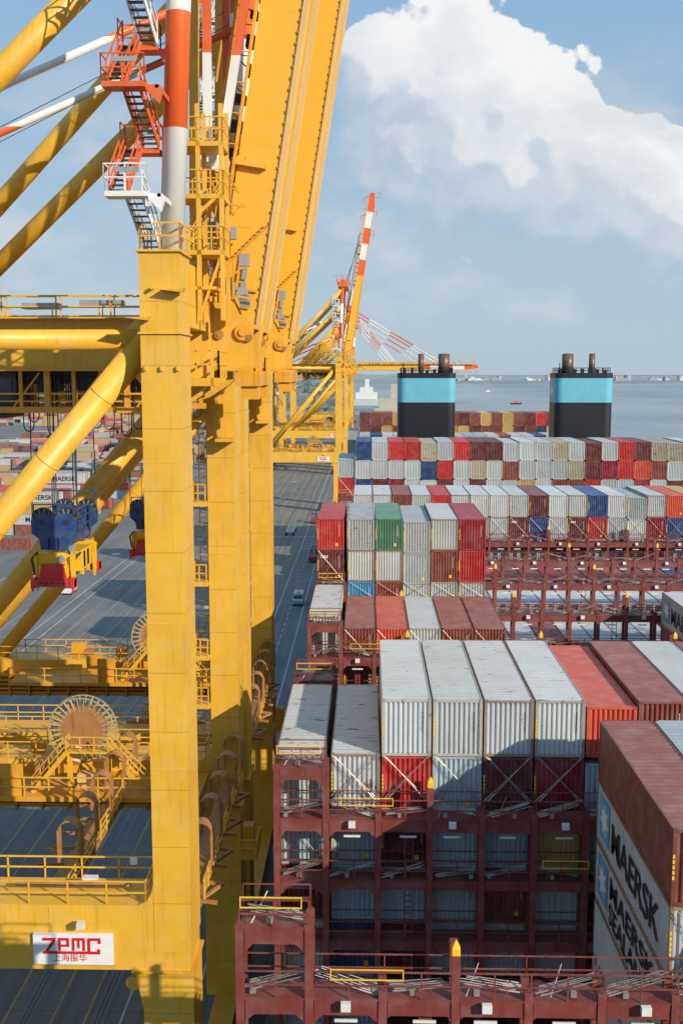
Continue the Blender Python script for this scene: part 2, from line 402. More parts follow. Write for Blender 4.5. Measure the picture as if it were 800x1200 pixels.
def con_roof(L,h=CH):
    mb=MB(); w=CW/2-.06; pts=corr_line(.12,L-.12,.42,.018); vs=[];fs=[]
    for p,o in pts: vs+=[(-w,p,h-.035-o),(w,p,h-.035-o)]
    for i in range(len(pts)-1): fs.append((2*i,2*i+1,2*i+3,2*i+2))
    mb.add(vs,fs); return mb
def con_frame(L,h=CH):
    mb=MB(); w=CW/2
    for sx in(-1,1):
        x0,x1=sorted((sx*w,sx*(w-.06)))
        for y0,y1 in((.0,.14),(L-.14,L)):
            a,b=sorted((sx*w,sx*(w-.14))); mb.box(a,b,y0+.008,y1-.008,.12,h-.12)
        mb.box(x0,x1,.15,L-.15,h-.11,h-.02); mb.box(x0,x1,.15,L-.15,.01,.15)
    for y0 in(.012,L-.08):
        mb.box(-w+.17,w-.17,y0,y0+.068,h-.13,h-.02); mb.box(-w+.17,w-.17,y0,y0+.068,.0,.14)
    return mb
def con_cast(L,h=CH,only=None):
    mb=MB(); w=CW/2
    for sx in(-1,1):
        for y0 in(0,L-.178):
            for z0 in(0,h-.118):
                a,b=sorted((sx*(w+.004),sx*(w-.162))); mb.box(a,b,y0-.004 if y0==0 else y0,y0+.178 if y0==0 else y0+.182,z0,z0+.122)
    return mb
def bare(mb,name,mats,smooth=False):
    o=mb.build(name,mats,autofix=False); me=o.data; bpy.data.objects.remove(o); return me
def hide_slot(me): me.materials.clear(); me.materials.append(M['con'])
ME={}
def cast1(L,h,sx,z0):
    mb=MB(); w=CW/2; a,b=sorted((sx*(w+.004),sx*(w-.162))); mb.box(a,b,-.004,.178,z0,z0+.122); return mb
for key,L,h in(('40',CL,CH),('40s',CL,2.58)):
    ME['body'+key]=bare(con_body(L,h),'corrugated_body',M['con'])
    ME['dbody'+key]=bare(con_body(L,h,True),'corrugated_body',M['con'])
    ME['roof'+key]=bare(con_roof(L,h),'roof',M['roof'])
    ME['frame'+key]=bare(con_frame(L,h),'frame',M['con'])
    for i,(sx,z0) in enumerate(((-1,0),(1,0),(-1,h-.12),(1,h-.12))):
        ME['cast%d'%i+key]=bare(cast1(L,h,sx,z0),'corner_casting',M['con'])
    # far: everything in one mesh
    mb=con_body(L,h,coarse=True); mb.v,mb.f,mb.m=list(mb.v),list(mb.f),list(mb.m)
    for q in(con_roof(L,h),con_frame(L,h)): mb.add(q.v,q.f)
    ME['far'+key]=bare(mb,'shipping_container',M['con'])
mb=MB()
for sx in(-1,1):
    a,b=sorted((sx*.015,sx*1.04)); mb.box(a,b,.05,.09,.16,CH-.14)
ME['door']=None
def door_me(sx):
    mb=MB(); a,b=sorted((sx*.012,sx*1.06)); mb.box(a,b,.05,.10,.16,CH-.14); return bare(mb,'door',M['con'])
def rod_me(x):
    mb=MB(); mb.tube((x,.02,.2),(x,.02,CH-.2),.022,6)
    for z in(.35,1.1,1.9,2.5): mb.box(x-.06,x+.06,.0,.05,z,z+.07)
    return bare(mb,'lock_rod',M['con'])
ME['doorL']=door_me(-1); ME['doorR']=door_me(1)
for i,x in enumerate((-.82,-.30,.30,.82)): ME['rod%d'%i]=rod_me(x)
# markings
mb=MB()
for i in range(5): mb.box(-1.21,-1.13,-.006,.0,1.0+i*.2,1.0+i*.2+.14)
ME['mark']=bare(mb,'warning_stripe',M['hvy'])
mb=MB(); mb.box(.45,.66,.018,.028,.35,.62); ME['mark2']=bare(mb,'hazard_sticker',M['hvy'])
mb=MB(); 
for i in range(8): mb.box(.76,.80,.018,.03,1.25+i*.13,1.25+i*.13+.08+.03*(i%2))
ME['mark3']=bare(mb,'serial_number',M['inkw'])
ME['mark3d']=bare(mb,'serial_number',M['ink'])
ME['tex']=text_mesh('tex',.55,M['inkw'])
def vary(c,a=.12):
    k=1+random.uniform(-a,a); return tuple(max(0,min(1,x*k*(1+random.uniform(-.018,.018)))) for x in c)
def ch(name,me,parent,loc=(0,0,0),color=None):
    o=bpy.data.objects.new(name,me); col.objects.link(o); o.parent=parent; o.location=loc
    if color: o.color=color
    return o
ORD=['','first','second','third','fourth','fifth','sixth','seventh','eighth','ninth','tenth','eleventh','twelfth','thirteenth','fourteenth','fifteenth','sixteenth','seventeenth','eighteenth','nineteenth','twentieth','twenty-first','twenty-second','twenty-third']
NCON=[0]
def container(x,y,ztop,code,label,group,detail=2,door=False,std=False,rust=None,tex=False,rotz=0):
    """x = centre, y = near end, ztop = roof height"""
    NCON[0]+=1
    h=2.58 if std else CH; key='40s' if std else '40'
    base=vary(PAL[code]); ru=random.choice([.05,.12,.2,.32,.5]) if rust is None else rust
    if code in'W' and rust is None and random.random()<.3: ru=.6
    cc=(*base,ru)
    z=ztop-h
    if detail==0:
        o=bpy.data.objects.new('shipping_container',ME['far'+key]); col.objects.link(o); o.location=(x,y,z); o.color=cc; tag(o,label,'container',group); return o
    r=empty('shipping_container',(x,y,z),label,'container',group)
    ch('corrugated_body',ME[('dbody' if door and not std else 'body')+key],r,color=cc)
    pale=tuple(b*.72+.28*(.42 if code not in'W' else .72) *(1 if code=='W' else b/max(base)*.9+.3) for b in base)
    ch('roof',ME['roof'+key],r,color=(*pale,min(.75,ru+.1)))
    fr=tuple(b*.9 for b in base) if code!='W' else random.choice([(.36,.33,.28),(.45,.44,.41),(.28,.2,.14)])
    ch('frame',ME['frame'+key],r,color=(*fr,min(.8,ru+.35)))
    if detail>1:
        for i in range(4): ch('corner_casting',ME['cast%d'%i+key],r,color=(*[f*.7 for f in fr],.7))
    if door and not std:
        ch('door',ME['doorL'],r,color=cc); d=ch('door',ME['doorR'],r,color=cc)
        for i in range(4): ch('lock_rod',ME['rod%d'%i],r,color=(.4,.4,.4,.3))
    else:
        q=random.random()
        if q<.75 and not std: ch('warning_stripe',ME['mark'],r, (0,0,0)); 
        if q>.5 and code!='W': ch('hazard_sticker',ME['mark2'],r)
        if q>.25: ch('serial_number',ME['mark3'] if code!='W' else ME['mark3d'],r)
    if tex:
        place_text(ME['tex'],'lettering',r,basis((-.95,.0,CH-.75),(1,0,0),(0,0,1)))
    return r
def sx(j): return -4.5+CW/2 if j==0 else -1.74+2.52*(j-1)+CW/2
BAY={0:36.5,1:51.5,2:66.3,3:81.5,4:96.6,5:110.4,6:124.2,7:138.3,9:166.,10:181,'b':233.,'a':248.}
T=2.9
tiern=['top','second','third','fourth','fifth','sixth']
def stack(bay,j,zt,codes,where,grp,detail=2,doors=(),std=(),tex=(),rusts={},colword=None):
    z=zt
    for t,c in enumerate(codes):
        if c!='.':
            L='%s container, %s tier, %s stack of %s'%(CN[c],tiern[t],colword,where)
            container(sx(j),BAY[bay],z,c,L,grp,detail,door=t in doors,std=(t in std),tex=t in tex,rust=rusts.get(t))
        z-=T
# B1 foreground
G='containers stacked on the ship deck'
B1=[(0,25.7,'WPMWP'),(1,25.7,'WPPNP'),(2,28.5,'WRMPM'),(3,28.5,'WPPWP'),(4,28.5,'WMPBW'),(5,28.5,'WDYWW'),(6,28.2,'OPWMM'),(7,28.5,'BNP'),(8,28.5,'WBW'),(9,28.5,'BMW'),(10,28.5,'WW')]
for k,(j,zt,cs) in enumerate(B1):
    stack(1,j,zt,cs,'the white-roofed foreground row',G,2,doors=(3,4) if j==5 else (),std=(0,) if j==6 else (),colword=ORD[k+1]+' left',
          rusts={0:.95 if j in(0,1) else (.5 if j<6 else .2),1:.15})
# B0 right foreground (Maersk)
def star(n=7,r=.85,ri=.42):
    return [((r if i%2==0 else ri)*math.sin(math.pi*i/n),(r if i%2==0 else ri)*math.cos(math.pi*i/n)) for i in range(2*n)]
def side_logo(r,L=CL,lines=('MAERSK',),sz=1.95,sgn=-1,starpos=None):
    xx=sgn*(CW/2+.008)
    # panel with star near the far end, letters running towards the near end (left side)
    mb=MB(); yc=L-1.6
    mb.add([(xx,yc+.95,.55),(xx,yc-.95,.55),(xx,yc-.95,2.5),(xx,yc+.95,2.5)],[(0,1,2,3)])
    ch('logo_panel',bare(mb,'logo_panel',M['mblue']),r)
    mb=MB(); pts=star(); n=len(pts)
    mb.add([(xx-.008,yc,1.52)]+[(xx-.008,yc-a,1.52+b) for a,b in pts],[(0,i+1,(i+1)%n+1) for i in range(n)])
    ch('star_emblem',bare(mb,'star_emblem',M['signw']),r)
    if len(lines)==1:
        me=text_mesh('MAERSK',1.9,M['ink']); place_text(me,'lettering',r,basis((xx-.01,yc-1.35,.75),(0,-1,0),(0,0,1))@Matrix.Diagonal((1.12,1,1,1)))
    else:
        me=text_mesh('MAERSK',1.35,M['ink']); place_text(me,'lettering',r,basis((xx-.01,yc-1.35,1.5),(0,-1,0),(0,0,1))@Matrix.Diagonal((1.5,1,1,1)))
        me=text_mesh('SEALAND',1.3,M['ink']); place_text(me,'lettering',r,basis((xx-.01,yc-1.35,.35),(0,-1,0),(0,0,1))@Matrix.Diagonal((1.25,1,1,1)))
wh='nearest stack at the right edge'
a=container(sx(6),36.5,28.5,'B','brown container with ribbed roof topping the nearest stack at the right edge',G,2,rust=.1)
b=container(sx(6),36.5,25.6,'W','white container with star and black MAERSK on its side under brown container',G,2,rust=.12); side_logo(b)
c=container(sx(6),36.5,22.7,'W','white container with MAERSK SEALAND in two lines on its side',G,2,rust=.12); side_logo(c,lines=('a','b'))
container(sx(6),36.5,19.8,'W','plain white container directly below the MAERSK SEALAND one',G,2,rust=.1)
container(sx(6),36.5,16.9,'W','lowest plain white container of the MAERSK stack beside dark gap',G,2,rust=.2)
container(sx(7),36.5,28.5,'P','blue grey ribbed roof container at right edge beside the brown one',G,2,rust=.2)
container(sx(7),36.5,25.6,'W','white container beneath the blue grey one at right edge',G,2,rust=.2)
container(sx(7),36.5,22.7,'W','white container third down under the blue grey one, right edge',G,2,rust=.2)
for j in(8,9,10,11):
    container(sx(j),36.5,28.5,'BWMW'[j-8],'%s container roof of the nearest bay, %s column beyond the right edge'%(CN['BWMW'[j-8]],ORD[j-7]),G,0)
    container(sx(j),36.5,25.6,'BWMW'[j-8],'%s container under the nearest bay roofs, %s column beyond the right edge'%(CN['BWMW'[j-8]],ORD[j-7]),G,0)
# B2 low
for k,(j,z,cs) in enumerate([(0,16.8,'M'),(1,16.8,'W'),(2,16.8,'W')]): stack(2,j,z,cs,'the sunken bay behind',G,1,colword=ORD[k+1]+' left')
# B3
for k,(j,zt,cs) in enumerate([(0,25.9,'WW'),(1,24.9,'BB'),(2,24.9,'OM'),(3,24.9,'WM'),(4,24.9,'BW'),(5,24.9,'BW')]):
    stack(3,j,zt,cs,'the low row behind white roofs',G,2,colword=ORD[k+1]+' left',rusts={0:.25 if j else .7})
c=container(sx(12),81.5,25.4,'W','white container with star emblem cut by right edge behind the rows',G,1,rust=.2); side_logo(c)
container(sx(12),81.5,22.5,'B','brown container beneath the starred white one at the right edge',G,1)
for j in(13,): container(sx(j),81.5,25.4,'W','white container right of the starred white container at right edge',G,1)
# B4
for k,(j,zt,cs) in enumerate([(0,31.4,'RMW'),(1,31.4,'GWU'),(2,31.4,'EWB'),(3,31.15,'GGW'),(4,31.4,'WBW'),(5,31.4,'DRW')]):
    stack(4,j,zt,cs,'the row with the green container',G,2,colword=ORD[k+1]+' left',tex=(1,) if j==0 else (),rusts={0:.75 if j in(1,3) else .1})
for j in range(6,13): container(sx(j),96.6,20.1,'WWMWWGW'[j-6],CN['WWMWWGW'[j-6]]+' container with door end, low %s from left beneath the lashing bridges'%ORD[j-5],G,1,door=True)
for j in range(6,16): container(sx(j),110.4,20.5,'W','white roof seen between lashing posts, %s from left in sunken row'%ORD[j-5],G,1,rust=.15)
lows='MBDMBMNRMKMBKM'  # dark colours picked so this low row reads as shaded
for j in range(6,17):
    c=lows[(j*3)%14]; container(sx(j),124.2,20.6,c,'%s container in shade beneath a lashing bridge, %s from left in its row'%(CN[c],ORD[j-5]),G,1)
# B7
top7='WWBWRWWWWMWWNWGWOYRWWM'; mid7='WRMBWDTWMNWMRGWDNTPDW'; low7='WBMPMDYMPWPMBWNMRWP'
for j in range(1,21):
    zt=28.9-(.3 if top7[j-1]=='G' else 0)
    cs=top7[j-1]+(mid7[j-1] if j>5 else '')+(low7[(j)%19] if j>5 else '')
    stack(7,j,zt,cs,'the long middle row',G,1,colword=ORD[j]+' left',tex=(1,) if mid7[j-1]=='M' else ())
# B9
top9='NWRRTWRMMWWWTWMWRMTTWRWB'; mid9='WWWWNRWTWBWWGTMDROBWKWP'; low9='NMDWWMWMWWYWBBRWPDWMW'
stack(9,0,31.3,'GR','the rear row before the funnels',G,0,colword='outermost left')
for j in range(1,22):
    stack(9,j,34.-(0 if j%5 else .15),top9[j-1]+mid9[j-1]+low9[(j-1)%21],'the rear row before the funnels',G,0,colword=ORD[j]+' left',rusts={0:.85} if top9[j-1]=='T' else {})
# b / a
rb='GKWWUWBWWPPWBWWNWWRWW'; ra='MBBYTYBBBMBYBYBMRMBYB'; ra2='BMYDYNBEYYMBBYMBKYBMB'
for j in range(1,20): stack('b',j,31.2,rb[j-1],'the row beyond the funnels',G,0,colword=ORD[j]+' left')
for j in range(1,19): stack('a',j,35.4,ra[j-1]+ra2[j-1],'the farthest brown row',G,0,colword=ORD[j]+' left')
stack('a',0,31.3,'GW','the farthest brown row',G,0,colword='outermost left')

# ------------------------------------------------------------------ ship
def ship():
    r=empty('container_ship',(25,100,-6),'dark hulled container ship lying along the quay under the stacked containers','ship')
    mb=MB(); pl=[(-4.7,-130),(54.3,-130),(54.3,262),(50,270),(0,270),(-4.7,262)]
    mb.prism([(x,y) for x,y in pl],'z',-7,8.5); mb.build('hull',M['dark'],r)
    mb=MB(); mb.add([(x*.999,y*.999,8.52) for x,y in pl],[tuple(range(6))]); mb.build('deck',M['mar'],r)
    mb=MB()
    for b in(36.5,51.5,66.3,81.5,96.6,110.4,124.2,138.3,152.5,166,181,220,233,248):
        for i in range(6): mb.box(-1.7+i*9,-1.7+i*9+8.7,b,b+12.2,8.53,11)
    mb.build('hatch_cover',M['mar'],r)
    mb=MB(); mb.box(44,53.6,-12,-4,8.5,41); mb.box(6,50.3,-15,-3,8.5,36); mb.build('deckhouse',M['wht'],r)  # unseen behind the camera; blocks shaped for the shade they cast
    for (x0,side) in((5.6,0),(33.9,1)):
        f=None; x1=x0+10.4; y0,y1=196,203.5; rr=1.3
        def rbox(z0,z1,g=0):
            pts=[]
            for cx,cy,a0 in((x1-rr,y0+rr,-90),(x1-rr,y1-rr,0),(x0+rr,y1-rr,90),(x0+rr,y0+rr,180)):
                for k in range(6):
                    t=R(a0+k*18); pts.append((cx+(rr+g)*math.cos(t),cy+(rr+g)*math.sin(t)))
            return MB().prism(pts,'z',z0,z1)
        f=rbox(12,39.2).build('funnel',M['fblack'],r)
        rbox(39.2,43.6,.004).build('blue_band',M['fblue'],f)
        rbox(43.6,44.5,.05).build('rim',M['fblack'],f)
        big=(x0+8.4,1.05) if not side else (x0+2.6,1.05); sm=(x0+4.2,.52) if not side else (x0+7.0,.56)
        for (xc,rad) in(big,sm):
            MB().tube((xc,199,44.5),(xc,199,47.9),rad,18).tube((xc,199,47.9),(xc,199,48.0),rad*.8,18).build('exhaust_pipe',M['exh'],f,smooth=True)
        mb=MB(); mb.rail([(x0+.6,y0+.4,44.5),(x1-.6,y0+.4,44.5),(x1-.6,y1-.5,44.5),(x0+.6,y1-.5,44.5),(x0+.6,y0+.4,44.5)],.9,1.3,.05)
        for i in range(7):
            xx=x0+1+i*1.35; mb.box(xx,xx+.5,198.5,199.6,44.5,45.+.5*random.random())
        mb.tube((x0+.9,197.5,44.5),(x0+.9,197.5,46.3),.09,6); mb.build('deck_fitting',M['fblack'],f)
        # white star emblem on the left flank
        mb=MB(); pts=star(7,1.5,.7); n=len(pts); xx=x0-.02
        mb.add([(xx,199.7,41.4)]+[(xx,199.7-a,41.4+b) for a,b in pts],[(0,i+1,(i+1)%n+1) for i in range(n)]); mb.build('star_emblem',M['signw'],f)
    return r
ship()

# ------------------------------------------------------------------ lashing bridges
def lashing_bridge(Y):
    r=empty('lashing_bridge',(0,Y,8.5))
    Z=[22.95,19.85,16.7,13.6]
    xs=[-4.35,-1.95]+[.6+2.52*i for i in range(21)]
    for i,x in enumerate(xs):
        mb=MB(); top=25.65 if i<2 else (24.6 if (i-3)%4==0 else 23.25)
        for dy in(0,.95): mb.box(x-.145,x+.145,Y+dy,Y+dy+.27,8.5,top)
        p=mb.build('post',M['mar'],r)
        if i>=2 and (i-3)%4==0:
            MB().prism([(x-.14,Y),(x+.14,Y),(x+.14,Y+.27),(x-.14,Y+.27)],'z',24.6,24.85).add([(x-.14,Y,24.85),(x+.14,Y,24.85),(x+.14,Y+.27,24.85),(x-.14,Y+.27,24.85),(x,Y+.13,25.15)],[(0,1,4),(1,2,4),(2,3,4),(3,0,4)]).build('post_tip',M['hvy'],p)
    lv=[(z,-4.35,xs[-1]) for z in Z]+[(25.55,-4.35,-1.95)]
    for z,x0,x1 in lv:
        mb=MB()
        mb.box(x0,x1,Y+.02,Y+1.22,z-.06,z)
        segs=[(a,b) for a,b in zip(xs,xs[1:]) if a>=x0-.01 and b<=x1+.01]
        for a,b in segs:
            a+=.17;b-=.17; d=.62 if z>20 else .5; gs=.3 if a<.4 else .1
            for yy in(Y+.05,):
                mb.prism([(a,z-.07),(b,z-.07),(b,z-d-gs),(b-gs,z-d),(a+gs,z-d),(a,z-d-gs)],'y',yy,yy+.12)
        mb.build('walkway_beam',M['mar'],r)
        mb=MB(); mb.rail([(x0,Y+.03,z),(x1,Y+.03,z)],1.0,1.26,.025); mb.rail([(x0,Y+1.2,z),(x1,Y+1.2,z)],1.0,2.5,.022); mb.build('railing',M['mar'],r)
    rnd=random.Random(5)
    for z,x0,x1 in lv[:2]+lv[4:]:
        mb=MB()
        for a,b in zip(xs,xs[1:]):
            if b>x1+.01: continue
            flip=rnd.random()<.5; h0=rnd.uniform(.1,.3); h1=rnd.uniform(.3,.85)
            for k in range(6 if z>22 else 4):
                ya=.15+.1*k+rnd.uniform(-.02,.02); sh=rnd.uniform(-.15,.15); za=h0+.03*(k%3); zb=h1+.035*(k%4)
                if flip: za,zb=zb,za
                xa=a+.3+sh; xb=b-.3+sh
                mb.tube((xa,Y+ya,z+za),(xb,Y+ya,z+zb),.017,5)
                m0=.78 if flip else .0; pA=Vector((xa,Y+ya,z+za)); pB=Vector((xb,Y+ya,z+zb)); mb.tube(pA.lerp(pB,m0),pA.lerp(pB,m0+.22),.034,6)
            if rnd.random()<.2:
                xa=rnd.uniform(a+.3,b-.9); mb.tube((xa,Y+.1,z+.12),(xa+.5,Y+.9,z+.9),.017,5)
            xa=rnd.uniform(a+.3,b-.3); mb.box(xa,xa+.2,Y+.2,Y+.4,z+.05,z+.25)
        mb.build('stowed_lashing_rods',M['rod'],r)
    for i in range(1,len(xs)-1,1):
        x=(xs[i]+xs[i+1])/2+.5*((i*7)%3-1)*.4
        if i%2==1:
            f=MB().box(x-.17,x+.17,Y-.28,Y-.08,22.65,22.95).box(x-.03,x+.03,Y-.09,Y+.06,22.7,22.85).build('floodlight',M['lampw'],r)
        MB().box(x-.4,x+.4,Y+.16,Y+.22,22.0,22.1).build('strip_lamp',M['lampw'],r)
    for x0,x1,z in((-4.3,-2.2,25.55),(-1.2,1.3,22.95),(8.6,10.8,19.85)):
        mb=MB()
        for zz in(.75,1.12): mb.bar((x0,Y-.03,z+zz),(x1,Y-.03,z+zz),.04)
        for xx in(x0,x1): mb.bar((xx,Y-.03,z+.72),(xx,Y-.03,z+1.15),.04)
        mb.build('yellow_gate',M['hvy'],r)
    mb=MB()
    for x in(2.1,12.2,22.3):
        for k in(-.2,.2): mb.bar((x+k,Y+.5,13.7),(x+k,Y+.5,23.3),.05)
        for k in range(30): mb.bar((x-.2,Y+.5,13.9+k*.31),(x+.2,Y+.5,13.9+k*.31),.035)
    mb.build('ladder',M['mar'],r)
    return r
LBY=[34.8,49.9,64.8,79.8,94.9,108.9,122.8,136.8,164.4]
lb0=lashing_bridge(LBY[0]); reindex()
lbl=['nearest maroon lashing bridge across the bottom edge of the view','maroon lashing bridge in front of the white-roofed foreground stacks','maroon lashing bridge just behind the white-roofed foreground stacks',
 'maroon lashing bridge in front of the low brown and orange row','lowest in picture of four maroon lashing bridges right of the green container row','maroon lashing bridge with white roofs visible behind its posts','maroon lashing bridge second below the long middle row',
 'maroon lashing bridge directly below the long middle container row','maroon lashing bridge in front of the rear container row']
tag(lb0,lbl[0],'lashing bridge','lashing bridges between the stacks')
for i,y in enumerate(LBY[1:]):
    c=dup(lb0); c.location=(0,y,8.5); c['label']=lbl[i+1]
# lashing rods
def rodpair(x0,x1,y,z0,z1,where,off=.0):
    for k,(a,b) in enumerate((((x0,z0),(x1,z1)),((x1,z0),(x0,z1)))):
        mb=MB(); a3=Vector((a[0],y-off-.04*k,a[1])); b3=Vector((b[0],y-off-.04*k,b[1])); o=a3.copy()
        mb.tube(a3,b3,.019,6); m=a3.lerp(b3,.22); mb.tube(a3,m,.04,6)
        tag(mb.build('lashing_rod',M['rod'],None,origin=o),'lashing rod rising %s, %s'%('right' if k==0 else 'left',where),'lashing rod','crossed lashing rods on container ends')
for j in range(1,6):
    for q in(0,.13): rodpair(sx(j)-1.15+q,sx(j)+1.15-q,51.4,23.4,25.7,('%s crossed set'%('outer' if q==0 else 'inner'))+' on the '+ORD[j]+' foreground stack end',off=.05+q)
for q in(0,.15): rodpair(sx(6)-1.15+q,sx(6)+1.15-q,36.4,22.9,25.7,'%s set on the near end of the MAERSK stack'%('outer' if q==0 else 'inner'),off=.05+q)
rodpair(sx(0)-1.1,sx(0)+1.1,51.4,20.2,22.9,'on the leftmost foreground stack')
rodpair(sx(0)-1.15,sx(0)+1.15,96.5,25.7,28.5,'on the maroon container under the red one')
for j in range(1,6): rodpair(sx(j)-1.1,sx(j)+1.1,96.5,24.2,25.6,'low on the %s stack of the green container row'%ORD[j+1])
for j in range(6,18): rodpair(sx(j)-1.15,sx(j)+1.15,138.2,23.5,26.,'on the %s stack of the long middle row'%ORD[j])
rodpair(sx(0)-1.1,sx(0)+1.1,165.9,25.7,28.4,'on the red container left of the rear row')
for j,(ya,) in zip(range(1,6),[(81.4,)]*5): rodpair(sx(j)-1.15,sx(j)+1.15,ya,22.2,24.8,'on the %s stack of the low brown row'%ORD[j+1])

# ------------------------------------------------------------------ ship-to-shore crane
O=Vector((-9.1,59,0))
HINGE=Vector((-6.5,60.7,46.6))
def crane():
    r=empty('gantry_crane',O)
    NY=(47.8,50.6); FY=(67.0,69.8)
    # legs
    for (y0,y1) in(NY,FY):
        lg=MB().box(-10.,-8.25,y0,y1,17.2,49.8).build('leg',M['yels'],r)
        mb=MB()
        for z,g in((46.2,.09),(49.75,.12),(33.1,.015),(40.5,.012),(26.2,.012)): mb.box(-10-g,-8.25+g,y0-g,y1+g,z,z+(.09 if g>.05 else .05))
        for z,xx in((48.1,-8.5),(46.9,-10.05)): mb.prism([(xx-.55,z),(xx+.55,z+.05),(xx+.45,z-.12)],'y',y0-.5,y0)
        for k in range(3): mb.box(-9.85+k*.72,-9.75+k*.72,y0-.16,y0,44.6,44.8)
        mb.tube((-9.4,y0-.3,48.2),(-9.4,y0,48.2),.09,8)
        mb.build('flange',M['yel'],lg)
        lw=MB().prism([(-11.0,16.15),(-8.2,16.15),(-8.2,3.2),(-10.6,3.2),(-10.6,14.2)],'y',y0+.06,y1-.06).build('lower_leg',M['yels'],r)
        MB().box(-11.1,-8.1,y0-.1,y1+.1,16.12,16.24).tube((-11.1,y0+.3,15.5),(-11.1,y0+.12,15.5),.35,12).build('flange',M['yelr'],lw)
        # landside leg
        MB().box(-46.2,-44.0,y0,y1,3.2,47).build('leg',M['yels'],r)
        # portal beam with rounded haunch
        h=[(-44,17.4),(-10.0,17.4),(-8.3,17.4),(-8.3,21.8),(-10.0,21.8),(-10.1,21.3),(-10.35,20.85),(-10.8,20.65),(-44,20.65)]
        pb=MB().prism(h,'y',y0+.02,y1-.02).build('portal_beam',M['yel'],r)
        mb=MB()
        for xx in(-15.,-19.,-23.,-27.,-31.,-35): mb.box(xx,xx+.03,y0-.0,y0+.03,17.5,20.6)
        mb.build('weld_seam',M['yel'],pb)
        mb=MB(); mb.rail([(-40,y0+.1,20.7),(-10.4,y0+.1,20.7)],1.1,1.9,.035); mb.rail([(-40,y1-.1,20.7),(-10.4,y1-.1,20.7)],1.1,1.9,.035)
        mb.rail([(-10.4,y0+.1,20.7),(-10.4,y1-.1,20.7)],1.1,1.4,.035)
        mb.build('railing',M['yel'],r)
    # ZPMC sign
    sg=MB().box(-15.75,-11.95,47.62,47.78,17.75,19.28).build('sign_board',M['signw'],r)
    mb=MB(); y0,y1=47.58,47.619
    def st(x,z,w,h): mb.box(-15.7+x,-15.7+x+w,y0,y1,17.75+z,17.75+z+h)
    st(.42,1.22,.62,.13); mb.prism([(-15.7+.88,18.97),(-15.7+1.04,18.97),(-15.7+.66,18.42),(-15.7+.50,18.42)],'y',y0,y1); st(.42,.56,2.72,.12)
    st(1.16,.72,.12,.63);st(1.28,1.23,.40,.12);st(1.56,.98,.12,.25);st(1.28,.92,.40,.10)
    st(1.82,.72,.11,.63);st(2.32,.72,.11,.63);st(1.93,1.24,.39,.11);st(2.075,.86,.10,.38)
    st(2.56,.68,.12,.67);st(2.68,1.23,.50,.12);st(3.06,1.08,.12,.15);st(3.02,.68,.12,.12)
    mb.build('logo',M['red'],sg)
    me=text_mesh('上海振华',.42,M['red'],'lettering')
    place_text(me,'lettering',sg,basis(Vector((-14.85,47.6,17.95))-W0[sg.name],(1,0,0),(0,0,1)))
    fl=MB().box(-13.55,-13.2,47.2,47.5,19.75,20.05).bar((-13.35,47.5,19.9),(-13.35,47.8,19.8),.06).build('floodlight',M['lampw'],r)
    # sill beams + bogies
    for xx in(-9.1,-45.1):
        MB().box(xx-.75,xx+.75,47.2,70.4,2.2,4.0).build('sill_beam',M['yels'],r)
        for yc in(49.2,68.4):
            bg=MB().prism([(yc-3.6,1.0),(yc+3.6,1.0),(yc+3.6,1.5),(yc+.9,2.3),(yc-.9,2.3),(yc-3.6,1.5)],'x',xx-.45,xx+.45).build('bogie',M['org'],r)
            for k in range(4):
                w=MB().tube((xx-.2,yc-3+k*2.,.45),(xx+.2,yc-3+k*2.,.45),.42,16).build('wheel',M['dark'],bg)
    # top cross beam (quay direction) and hinge bracket
    MB().box(-10.0,-8.2,50.72,66.9,46.6,49.5).build('top_cross_beam',M['yels'],r)
    MB().prism([(-10,49.6),(-8.1,49.6),(-8.1,46.5),(-8.1,44.0),(-9.2,43.0),(-10,43.0)],'y',55.4,56.2).build('hanger_bracket',M['yel'],r)
    MB().prism([(-10,49.6),(-8.1,49.6),(-8.1,44.0),(-9.2,43.0),(-10,43.0)],'y',65.2,66).build('hanger_bracket',M['yel'],r)
    for yy in(56.95,61.85):
        for q in(0,2.72): gb=MB().prism([(-8.6,48.6),(-7.0,48.2),(-5.9,46.9),(-6.2,44.9),(-7.4,44.6),(-9.6,44.6)],'y',yy-.12+q,yy+q).build('hinge_bracket',M['yel'],r)
        MB().tube((HINGE.x,yy-.3,HINGE.z),(HINGE.x,yy-.1,HINGE.z),.42,18).tube((HINGE.x,yy-.4,HINGE.z),(HINGE.x,yy-.28,HINGE.z),.2,12).build('hinge_pin',M['yelr'],gb)
        MB().box(-7.0,-5.7,yy+.3,yy+2.2,43.8,44.6).box(-6.7,-5.8,yy+.5,yy+1.7,43.1,43.8).build('buffer',M['yelr'],gb)
    # fixed trolley girders
    for yy in(57.0,61.9):
        gd=MB().box(-72,-7.6,yy,yy+2.5,44.85,47.3).build('trolley_girder',M['yels'],r)
        MB().box(-72,-7.6,yy-.25,yy+.0,44.6,44.85).box(-72,-7.6,yy+2.5,yy+2.75,44.6,44.85).build('girder_flange',M['yelr'],gd)
        mb=MB(); yy2=yy-.9 if yy<60 else yy+3.3
        mb.box(-70,-10.4,yy2,yy2+.85,47.3,47.36); mb.rail([(-70,yy2+.02,47.36),(-10.4,yy2+.02,47.36)],1.1,2.9,.035); mb.rail([(-70,yy2+.84,47.36),(-10.4,yy2+.84,47.36)],1.1,2.9,.03); mb.build('girder_walkway',M['yel'],r)
    mb=MB()
    for xx in(-12,-26,-40,-54,-68): mb.box(xx-.4,xx+.4,59.5,61.9,45.2,46.9)
    mb.build('cross_tie',M['yel'],r)
